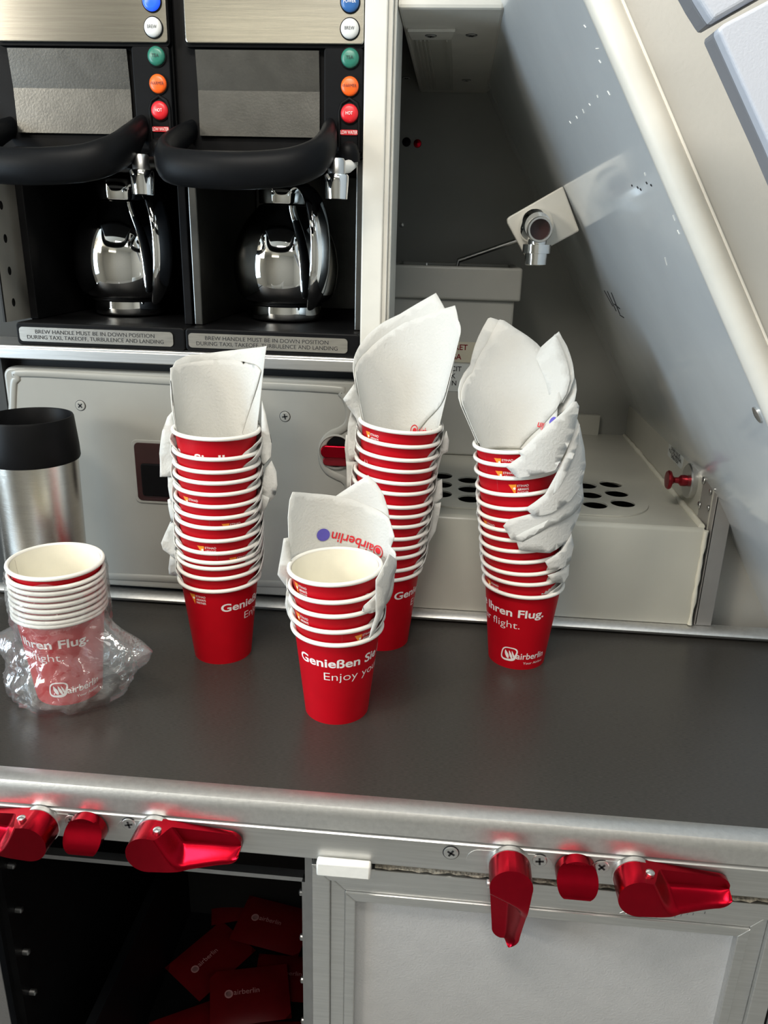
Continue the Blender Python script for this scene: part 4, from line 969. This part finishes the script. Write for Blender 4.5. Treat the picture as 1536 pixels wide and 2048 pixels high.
# --- left stack, top cup: two napkins standing in the cup
ax, ay = -0.2056, 0.6647; zr = 0.2243
def in_cup(z0, r0, kf): return lambda a, z: r0 + kf * (z - z0) if z > z0 - 0.03 else r0 + kf * -0.03
napkin('white napkin standing in the top cup of the stack beside the thermos, rear of two', (ax, ay), px_loop([P(-86, zr - 0.03), (343, 862), (342, 742), (352, 722), (372, 712), (420, 706), (470, 700), (541, 692), (539, 722), (531, 790), (522, 862), P(84, zr - 0.03)], ax, ay, zr, 0.0354, 0.14), in_cup(zr, 0.0354, 0.14), wave=0.0003, seed=1)
napkin('white napkin standing in the top cup of the stack beside the thermos, front of two', (ax, ay), px_loop([P(-92, zr - 0.025), (349, 862), (341, 736), (366, 728), (400, 722), (440, 719), (480, 722), (512, 731), (521, 742), (517, 760), (505, 800), (484, 866), P(60, zr - 0.025)], ax, ay, zr, 0.0343, 0.13), in_cup(zr, 0.0343, 0.13), wave=0.0003, seed=2)
# --- middle stack, top cup
ax, ay = -0.0438, 0.7109; zr = 0.2268
napkin('white napkin standing tallest in the stack behind the short stack, rear of two', (ax, ay), px_loop([P(-88, zr - 0.03), (722, 850), (707, 760), (706, 735), (715, 700), (735, 670), (765, 645), (800, 628), (840, 604), (872, 586), (890, 618), (905, 680), (912, 750), (909, 800), (893, 850), P(86, zr - 0.03)], ax, ay, zr, 0.0285, 0.15, ex=1.27), in_cup(zr, 0.0285, 0.15), ex=1.27, wave=0.0002, seed=3)
o, pos, kk = napkin('white napkin with a red printed mark standing in front of the tallest napkin', (ax, ay), px_loop([P(-95, zr - 0.025), (728, 850), (712, 780), (706, 752), (712, 733), (735, 702), (770, 670), (810, 645), (850, 630), (885, 618), (910, 611), (916, 640), (920, 670), (919, 700), (911, 750), (898, 785), (880, 810), (855, 838), (836, 862), P(28, zr - 0.025)], ax, ay, zr, 0.0268, 0.15, ex=1.29), in_cup(zr, 0.0268, 0.15), ex=1.29, wave=0.0002, seed=4)
def napkin_print(o, pos, kk, a_deg, z, txt, cap, width, flip, disc, ring, lift=-0.0007, tilt=0.0, shift=0.0):
    mb = MB(); s0 = math.radians(a_deg) * kk; sg = -1 if flip else 1
    def mp(u, v):
        u, v = u * math.cos(tilt) - v * math.sin(tilt), u * math.sin(tilt) + v * math.cos(tilt)
        p = pos(s0 + sg * u, z + sg * v); ax_ = pos(s0 + sg * u + 0.0005, z + sg * v) - p; az_ = pos(s0 + sg * u, z + sg * v + 0.0005) - p
        nn = _n(az_.cross(ax_)); return p + nn * lift
    mb.text_map(txt, (lambda u, v: mp(u - shift, v)), cap, width, 0, 0.012, 0.12)
    if disc is not None:
        mb.add([mp(disc[0] + disc[1] * math.cos(2 * PI * k / 28), disc[2] + disc[1] * math.sin(2 * PI * k / 28)) for k in range(28)], [tuple(range(28))], 1)
    if ring is not None:
        n = 28; mb.add([mp(ring[0] + q * math.cos(2 * PI * k / n), ring[2] + q * math.sin(2 * PI * k / n)) for k in range(n) for q in (ring[1], ring[1] * 0.80)], [(2 * k, 2 * ((k + 1) % n), 2 * ((k + 1) % n) + 1, 2 * k + 1) for k in range(n)], 0)
        mb.add([mp(ring[0] + ring[1] * (0.55 * math.cos(2 * PI * k / n) + 0.1), ring[2] + ring[1] * 0.5 * math.sin(2 * PI * k / n) - ring[1] * 0.1) for k in range(n)], [tuple(range(n))], 0)
    po = mb.build('printed_logo', ['redink', 'purple'], None, org=(0, 0, 0), smooth=None)
    po.parent = o; po.location = -Vector(o['_o']); po['label'] = 'red lettering' + (' and purple disc' if disc else '')
a0, z0_ = cone_hit(836, 862, ax, ay, zr, 0.0268, 0.15, True, 1.29)
napkin_print(o, pos, kk, a0 + 2, z0_ - 0.002, 'airberlin', 0.0062, 0.030, False, None, (-0.0065, 0.0052, 0.0025))
# --- right stack, top cup
ax, ay = 0.0628, 0.6930; zr = 0.2185
def in_cup_e(z0, r0, kf): return lambda a, z: max(r0 + kf * (z - z0), 0.021)
napkin('white napkin standing in the top cup beside the drain shelf, rear of two', (ax, ay), px_loop([P(-84, zr - 0.015), (948, 884), (925, 850), (909, 828), (908, 812), (940, 730), (976, 637), (981, 635), (1000, 641), (1060, 680), (1100, 730), (1112, 780), P(60, zr + 0.01), P(70, zr - 0.015)], ax, ay, zr, 0.0275, 0.36, ex=1.33), in_cup_e(zr, 0.0275, 0.36), ex=1.33, wave=0.0003, seed=5)
o, pos, kk = napkin('white napkin with purple printed disc in the top cup by the drain shelf', (ax, ay), px_loop([P(-88, zr - 0.012), (950, 886), (930, 856), (912, 832), (915, 810), (945, 745), (975, 685), (999, 639), (1008, 641), (1030, 656), (1055, 672), (1074, 687), (1088, 703), (1100, 733), (1110, 762), (1122, 800), (1112, 820), (1085, 850), (1060, 872), (1038, 898), P(25, zr - 0.012)], ax, ay, zr, 0.0262, 0.36, ex=1.33), in_cup_e(zr, 0.0262, 0.36), ex=1.33, wave=0.0003, seed=6)
a0, z0_ = cone_hit(1093, 838, ax, ay, zr, 0.0262, 0.36, True, 1.33)
napkin_print(o, pos, kk, a0, z0_ - 0.004, 'lin', 0.0062, 0.007, True, (-0.0085, 0.0040, -0.0030), None, -0.0008)
napkin('white pointed napkin fanning out behind the two napkins by the drain shelf', (ax, ay), px_loop([(1070, 720), (1082, 694), (1100, 678), (1118, 663), (1124, 675), (1134, 692), (1146, 729), (1149, 755), (1140, 782), (1126, 806), (1100, 800)], ax, ay, zr, 0.030, 0.30, ex=1.40), in_cup_e(zr, 0.030, 0.30), ex=1.40, wave=0.0004, seed=7)
napkin('white napkin layer just inside the pointed one by the drain shelf', (ax, ay), px_loop([(1075, 722), (1090, 700), (1110, 668), (1126, 700), (1138, 735), (1141, 760), (1133, 788), (1120, 808), (1100, 800)], ax, ay, zr, 0.0288, 0.28, ex=1.40), in_cup_e(zr, 0.0288, 0.28), ex=1.40, wave=0.0006, seed=8)
napkin('cream napkin edge behind the pointed napkin by the drain shelf', (ax, ay), px_loop([(1120, 720), (1140, 740), (1151, 760), (1153, 780), (1149, 803), (1138, 818), (1115, 830)], ax, ay, zr, 0.033, 0.34, ex=1.40), in_cup_e(zr, 0.033, 0.34), ex=1.40, wave=0.0004, seed=9)

# --- napkins draped round the outside of the right stack
EX, EY = 0.0765, 0.6912
def drape(label, pts, r, seed, kf=0.0, ex=1.22):
    zz = 0.16
    return napkin(label, (EX, EY), px_loop(pts, EX, EY, zz, r, kf, centre=120, ex=ex, back=False), lambda a, z: r + kf * (z - zz), ex=ex, wave=0.0009, seed=seed)
drape('grey-white napkin wrapped under the right stack cups, lowest of the drapes', [(1030, 1073), (1050, 1062), (1085, 1045), (1125, 1020), (1150, 985), (1165, 995), (1161, 1022), (1150, 1052), (1132, 1085), (1100, 1106), (1060, 1103), (1038, 1100)], 0.0424, 20)
drape('cream-cornered napkin between lower drapes by the drain shelf', [(1006, 1052), (1017, 1039), (1055, 1030), (1100, 1018), (1140, 985), (1166, 960), (1168, 1000), (1146, 1028), (1100, 1052), (1045, 1084), (1022, 1079)], 0.0430, 21)
drape('bright white napkin corner folded over the middle of the stack by the drain shelf', [(1050, 1017), (1068, 1005), (1090, 988), (1112, 950), (1130, 912), (1150, 872), (1158, 847), (1164, 872), (1171, 900), (1172, 930), (1164, 965), (1140, 1000), (1118, 1016), (1099, 1026), (1068, 1032)], 0.0436, 22)
drape('grey napkin with a square corner hanging over the upper rims by the drain shelf', [(1158, 812), (1153, 803), (1146, 804), (1122, 827), (1085, 858), (1044, 899), (1036, 902), (1042, 912), (1011, 933), (1022, 944), (1034, 956), (1070, 950), (1110, 940), (1130, 905), (1145, 870), (1155, 830)], 0.0446, 23)
drape('narrow napkin edge between the hanging corner and the folded one by the drain shelf', [(1134, 905), (1146, 872), (1156, 838), (1160, 850), (1157, 885), (1140, 930), (1118, 975), (1106, 990), (1115, 950)], 0.0441, 24)

drape('small cream napkin fold over the lower rims by the drain shelf', [(1090, 1123), (1122, 1100), (1142, 1066), (1146, 1090), (1138, 1122), (1120, 1136), (1098, 1139)], 0.0414, 25)
drape('small pale napkin edge just above the bottom cup by the drain shelf', [(1096, 1151), (1124, 1141), (1139, 1128), (1137, 1150), (1127, 1166), (1106, 1165)], 0.0410, 26)

# --- the short front stack
ax, ay = -0.0817, 0.5820; zr = 0.1342
sl = lambda r0, kf, z0: (lambda a, z: r0 + kf * (z - z0))
napkin('plain white napkin rising to a point behind the short stack, rear of two', (ax, ay), px_loop([(640, 1120), (650, 1010), (672, 992), (700, 973), (736, 950), (752, 966), (766, 988), (776, 1020), (780, 1050), (770, 1120)], ax, ay, zr, 0.0425, 0.05, ex=1.1), sl(0.0425, 0.05, zr), ex=1.1, wave=0.0004, seed=30)
o, pos, kk = napkin('white napkin with red and purple print behind the short stack', (ax, ay), px_loop([(578, 1130), (576, 1035), (580, 1000), (586, 984), (624, 987), (672, 992), (700, 998), (730, 1009), (760, 1022), (778, 1036), (786, 1062), (789, 1074), (782, 1094), P(97, 0.1455), P(110, 0.1370), P(126, 0.1270), P(147, 0.1165), P(149, 0.1120), P(140, 0.1085), P(122, 0.1085), P(105, 0.112), P(80, 0.12), P(0, 0.12), P(-70, 0.12)], ax, ay, zr, 0.0416, 0.05, ex=1.08), sl(0.0416, 0.05, zr), ex=1.08, wave=0.0003, seed=31)
a0, z0_ = cone_hit(709, 1082, ax, ay, zr, 0.0416, 0.05, True, 1.08)
napkin_print(o, pos, kk, a0, z0_ + 0.004, 'airberlin', 0.0085, 0.037, True, (0.0255, 0.0056, 0.0040), (-0.0245, 0.0056, 0.003), -0.0010, math.radians(-13), 0.0185)
napkin('white napkin tucked in the short stack, showing a ragged edge beside its lower rims', (ax, ay), px_loop([(752, 1160), (778, 1108), (786, 1114), (796, 1122), (795, 1135), (787, 1150), (780, 1180), (768, 1215), (757, 1245), (745, 1270), (738, 1276), (741, 1262), (752, 1230)], ax, ay, zr, 0.0428, 0.0, ex=1.08, centre=100, back=False), sl(0.0428, 0.0, zr), ex=1.08, wave=0.0005, seed=32)

# --- napkins half hidden between the cups of each stack
def wrap_r(zi):
    def f(a, z):
        d = z - zi
        if d < 0: return 0.0354 + 0.107 * max(d, -0.03)
        return 0.0354 + (0.0406 - 0.0354) * sstep(0.0012, 0.0088, d) + 0.075 * max(0, d - 0.008)
    return f
random.seed(33)
def stack_axis(lst, y):
    def f(z):
        L = sorted(lst, key=lambda q: q[1])
        if z <= L[0][1]: return (L[0][0], y)
        for p, q in zip(L, L[1:]):
            if z <= q[1]: t = (z - p[1]) / (q[1] - p[1]); return (p[0] + (q[0] - p[0]) * t, y)
        return (L[-1][0], y)
    return f
def wraps(nm, skip, lf, rf, hmax, words):
    y, lst, _, where = STACKS[nm]; ax_ = stack_axis([(q[0] + (0.0002 if nm == 'right' else 0), q[1]) for q in lst], y); n = len(lst)
    for i in range(1, n):
        if i in skip: continue
        zi = lst[i][1] if i < n - 1 else Z_RIM
        l_ = lf(i) + random.uniform(-8, 8); r_ = rf(i) + random.uniform(-8, 8); h = hmax * random.uniform(0.75, 1.1)
        h = min(h, lst[0][1] + 0.004 - zi)
        loop = [(-l_, zi - 0.012), (-l_ + 8, zi - 0.001), (-l_ + 27, zi + 0.009), (-min(l_ - 48, 84), zi + max(0.012, h * 0.62)), (-50, zi + h * 0.95), (0, zi + h), (50, zi + h * 0.95), (min(r_ - 48, 84), zi + max(0.012, h * 0.62)), (r_ - 27, zi + 0.009), (r_ - 8, zi - 0.001), (r_, zi - 0.012), (60, zi - 0.022), (0, zi - 0.024), (-60, zi - 0.022)]
        napkin('napkin behind the ' + ORD[i] + ' cup from top of the ' + where if i < n - 1 else 'napkin tucked in the bottom cup of the ' + where, ax_, loop, wrap_r(zi), wave=0.0002, seed=100 + i, step=0.005)
wraps('left', {3, 5}, lambda i: 140, lambda i: 134, 0.034, '')
wraps('front', {1}, lambda i: 124, lambda i: 140, 0.030, '')
wraps('mid', {4, 7}, lambda i: 132, lambda i: 128, 0.036, '')
wraps('right', {1, 2}, lambda i: 104, lambda i: 152 if i > 7 else 128, 0.030, '')

# --- corners that stick out sideways
def wing(label, pts, xc, yc, seed, tilt=0.25, y_off=0.002):
    rnd = random.Random(seed)
    q = [at(x, y, 1, yc + y_off) for x, y in pts]
    L = [(p.x, p.z) for p in q]
    vs, fs = fill_shape(dense(L, 3), 0.005)
    ph = rnd.uniform(0, 6)
    mb = MB(); mb.add([Vector((v[0], yc + y_off - tilt * (abs(v[0] - xc) - 0.0397) + 0.0010 * math.sin(v[1] * 160 + ph) + 0.0006 * math.sin(v[0] * 420 + ph), v[1])) for v in vs], fs)
    c_ = sum(mb.v, Vector()) / len(mb.v)
    o = mb.build('napkin', 'napkin', None, org=(c_.x, c_.y, min(v.z for v in mb.v)), smooth=70, solid=0.0008)
    return tag(o, label, 'napkin', NAPK)
xl, yl_ = -0.2065, 0.6647
wing('napkin corner hanging out beside the top rims of the stack near the thermos, square bottom', [(346, 821), (335, 834), (326, 861), (321, 905), (323, 951), (333, 952), (358, 949), (352, 930), (349, 900), (349, 860)], xl, yl_, 41)
wing('slim napkin fold below the hanging square corner near the thermos', [(336, 953), (339, 980), (342, 1000), (358, 1000), (357, 975), (350, 953)], xl, yl_, 42, 0.1)
wing('thin napkin edge midway down the stack facing the thermos', [(336, 999), (339, 1018), (343, 1042), (358, 1036), (352, 1010), (344, 994)], xl, yl_, 43, 0.1)
wing('napkin corner pointing at the thermos halfway down the stack', [(343, 1041), (333, 1063), (325, 1083), (329, 1096), (340, 1106), (354, 1117), (358, 1085), (351, 1045)], xl, yl_, 44)
wing('napkin corner low on the stack facing the bagged cups', [(342, 1108), (338, 1136), (339, 1147), (346, 1151), (354, 1152), (367, 1165), (363, 1130), (354, 1116)], xl, yl_, 45, 0.15)
wing('napkin edge sticking out near the top rim over the access panel', [(524, 801), (533, 830), (539, 860), (544, 885), (543, 912), (528, 931), (520, 906), (524, 860)], xl, yl_, 46)
wing('creased napkin edge below the upper one over the access panel', [(544, 920), (554, 942), (557, 969), (551, 991), (532, 1010), (524, 970), (532, 936)], xl, yl_, 47)
wing('small napkin edge midway down over the access panel', [(541, 993), (531, 1017), (521, 1034), (516, 1014), (524, 988)], xl, yl_, 48)
xm, ym = -0.0480, 0.7109
wing('napkin corner jutting out under the tallest napkin of the stack behind the short one', [(708, 768), (688, 796), (695, 812), (712, 838), (724, 874), (757, 911), (740, 880), (728, 845), (719, 800)], xm, ym, 51, 0.5, -0.006)
wing('cream napkin hanging beside the red turn bar, with an orange spot', [(703, 819), (697, 846), (695, 868), (699, 920), (722, 920), (734, 924), (727, 890), (718, 846)], xm, ym, 52)
wing('napkin edge hanging just in front of the red turn bar', [(692, 869), (690, 890), (691, 913), (695, 962), (709, 960), (706, 920), (700, 872)], xm, ym, 53, 0.1, 0.006)
wing('bundle edge of napkin under the red turn bar', [(693, 922), (694, 976), (713, 970), (726, 955), (718, 924)], xm, ym, 54, 0.1)
wing('napkin edge high on the far stack beside the niche', [(893, 860), (898, 880), (896, 902), (884, 909), (873, 950), (862, 952), (876, 915), (884, 880)], xm, ym, 55)
wing('napkin corner midway down the far stack above the drain plate', [(884, 957), (885, 993), (866, 1011), (858, 1002), (874, 963)], xm, ym, 56)
wing('long napkin edge low on the far stack beside the drain shelf', [(882, 1003), (877, 1034), (871, 1062), (856, 1089), (846, 1096), (855, 1040), (868, 1007)], xm, ym, 57)
wing('pinkish napkin corner jutting out beside the top cup of the short stack', [(568, 1076), (557, 1145), (574, 1176), (590, 1180), (582, 1120), (578, 1076)], -0.0850, 0.5820, 58, 0.3)
wing('napkin fold beside the lower rims of the short stack', [(574, 1178), (571, 1205), (575, 1228), (584, 1248), (592, 1235), (586, 1190)], -0.0845, 0.5820, 59, 0.1)
wing('cream napkin edge low on the stack by the drain shelf', [(1136, 1062), (1143, 1090), (1136, 1122), (1126, 1147), (1112, 1150), (1118, 1100)], 0.0770, 0.6930, 60, 0.1)

# ================================================================== clear bag round the stack of cups
from mathutils import noise
bx_, by_ = -0.3248, 0.5799
bag = thing('plastic_bag', 'crumpled clear plastic bag slipped round a stack of red cups', 'bag', (bx_, by_, 0.0))
mb = MB(); NA, NZ = 150, 64; vs = []
def g(a, c, wd):
    d = (a - c + PI) % (2 * PI) - PI; return math.exp(-(d / wd) ** 2)
for j in range(NZ + 1):
    t = j / NZ
    for i in range(NA):
        a = 2 * PI * i / NA                         # 0 = towards the viewer, grows to the viewer's right
        z = 0.0012 + 0.1150 * t + (0.004 * math.sin(a * 3 + 1) + 0.004 * noise.noise(Vector((math.cos(a) * 2, math.sin(a) * 2, 3)))) * t
        cup_r = 0.0405 if z > 0.077 else 0.0285 + (0.0400 - 0.0285) * max(0, z) / 0.077
        loose = 0.0405 + 0.0085 * math.exp(-((z - 0.018) / 0.022) ** 2) - 0.0035 * math.exp(-((z - 0.060) / 0.018) ** 2)
        # gathered tails either side
        loose += 0.046 * g(a, 1.35, 0.28) * math.exp(-((z - 0.052) / 0.017) ** 2) + 0.012 * g(a, 1.3, 0.45) * math.exp(-((z - 0.024) / 0.022) ** 2)
        loose += 0.022 * g(a, -1.60, 0.26) * math.exp(-((z - 0.044) / 0.016) ** 2)
        p = Vector((math.sin(a) * 1.0, -math.cos(a) * 1.0, z * 18))
        n1 = abs(noise.noise(p * 2.3 + Vector((4, 1, 0)))); n2 = abs(noise.noise(p * 5.1)); n3 = abs(noise.noise(p * 11))
        amt = (0.35 + 0.65 * (1 - sstep(0.055, 0.105, z)))
        r = loose + amt * (0.0085 * (0.35 - n1) + 0.0046 * (0.3 - n2) + 0.0020 * (0.3 - n3))
        if z < 0.006: r -= 0.006 * (1 - z / 0.006)
        r = max(r, cup_r + 0.0006)
        zz = max(0.0008, z + amt * 0.002 * noise.noise(p * 4 + Vector((9, 9, 9))))
        vs.append(Vector((bx_ + r * math.sin(a), by_ - r * math.cos(a), zz)))
mb.add(vs, [(j * NA + i, j * NA + (i + 1) % NA, (j + 1) * NA + (i + 1) % NA, (j + 1) * NA + i) for j in range(NZ) for i in range(NA)])
mb.build('film', 'film', bag, smooth=75)

# ================================================================== thermos mug
tx_, ty_ = -0.3890, 0.6800
th = thing('thermos_mug', 'brushed steel thermos mug with a tall black lid behind the bagged cups', 'mug', (tx_, ty_, 0.0))
mb = MB(); mb.lathe([(0, 0.0004), (0.0350, 0.0004), (0.0368, 0.002), (0.0380, 0.090), (0.0396, 0.184)], (tx_, ty_, 0), (0, 0, 1), 72); mb.build('body', 'flask', th, smooth=40)
mb = MB(); mb.lathe([(0.0395, 0.1835), (0.0414, 0.1838), (0.0420, 0.1856), (0.0417, 0.196), (0.0396, 0.2230), (0.0389, 0.2246), (0.0380, 0.2248), (0.0372, 0.2236), (0.0366, 0.196), (0.0, 0.195)], (tx_, ty_, 0), (0, 0, 1), 72); part(mb.build('lid', 'black', th, smooth=40), 'tall black open-topped lid')
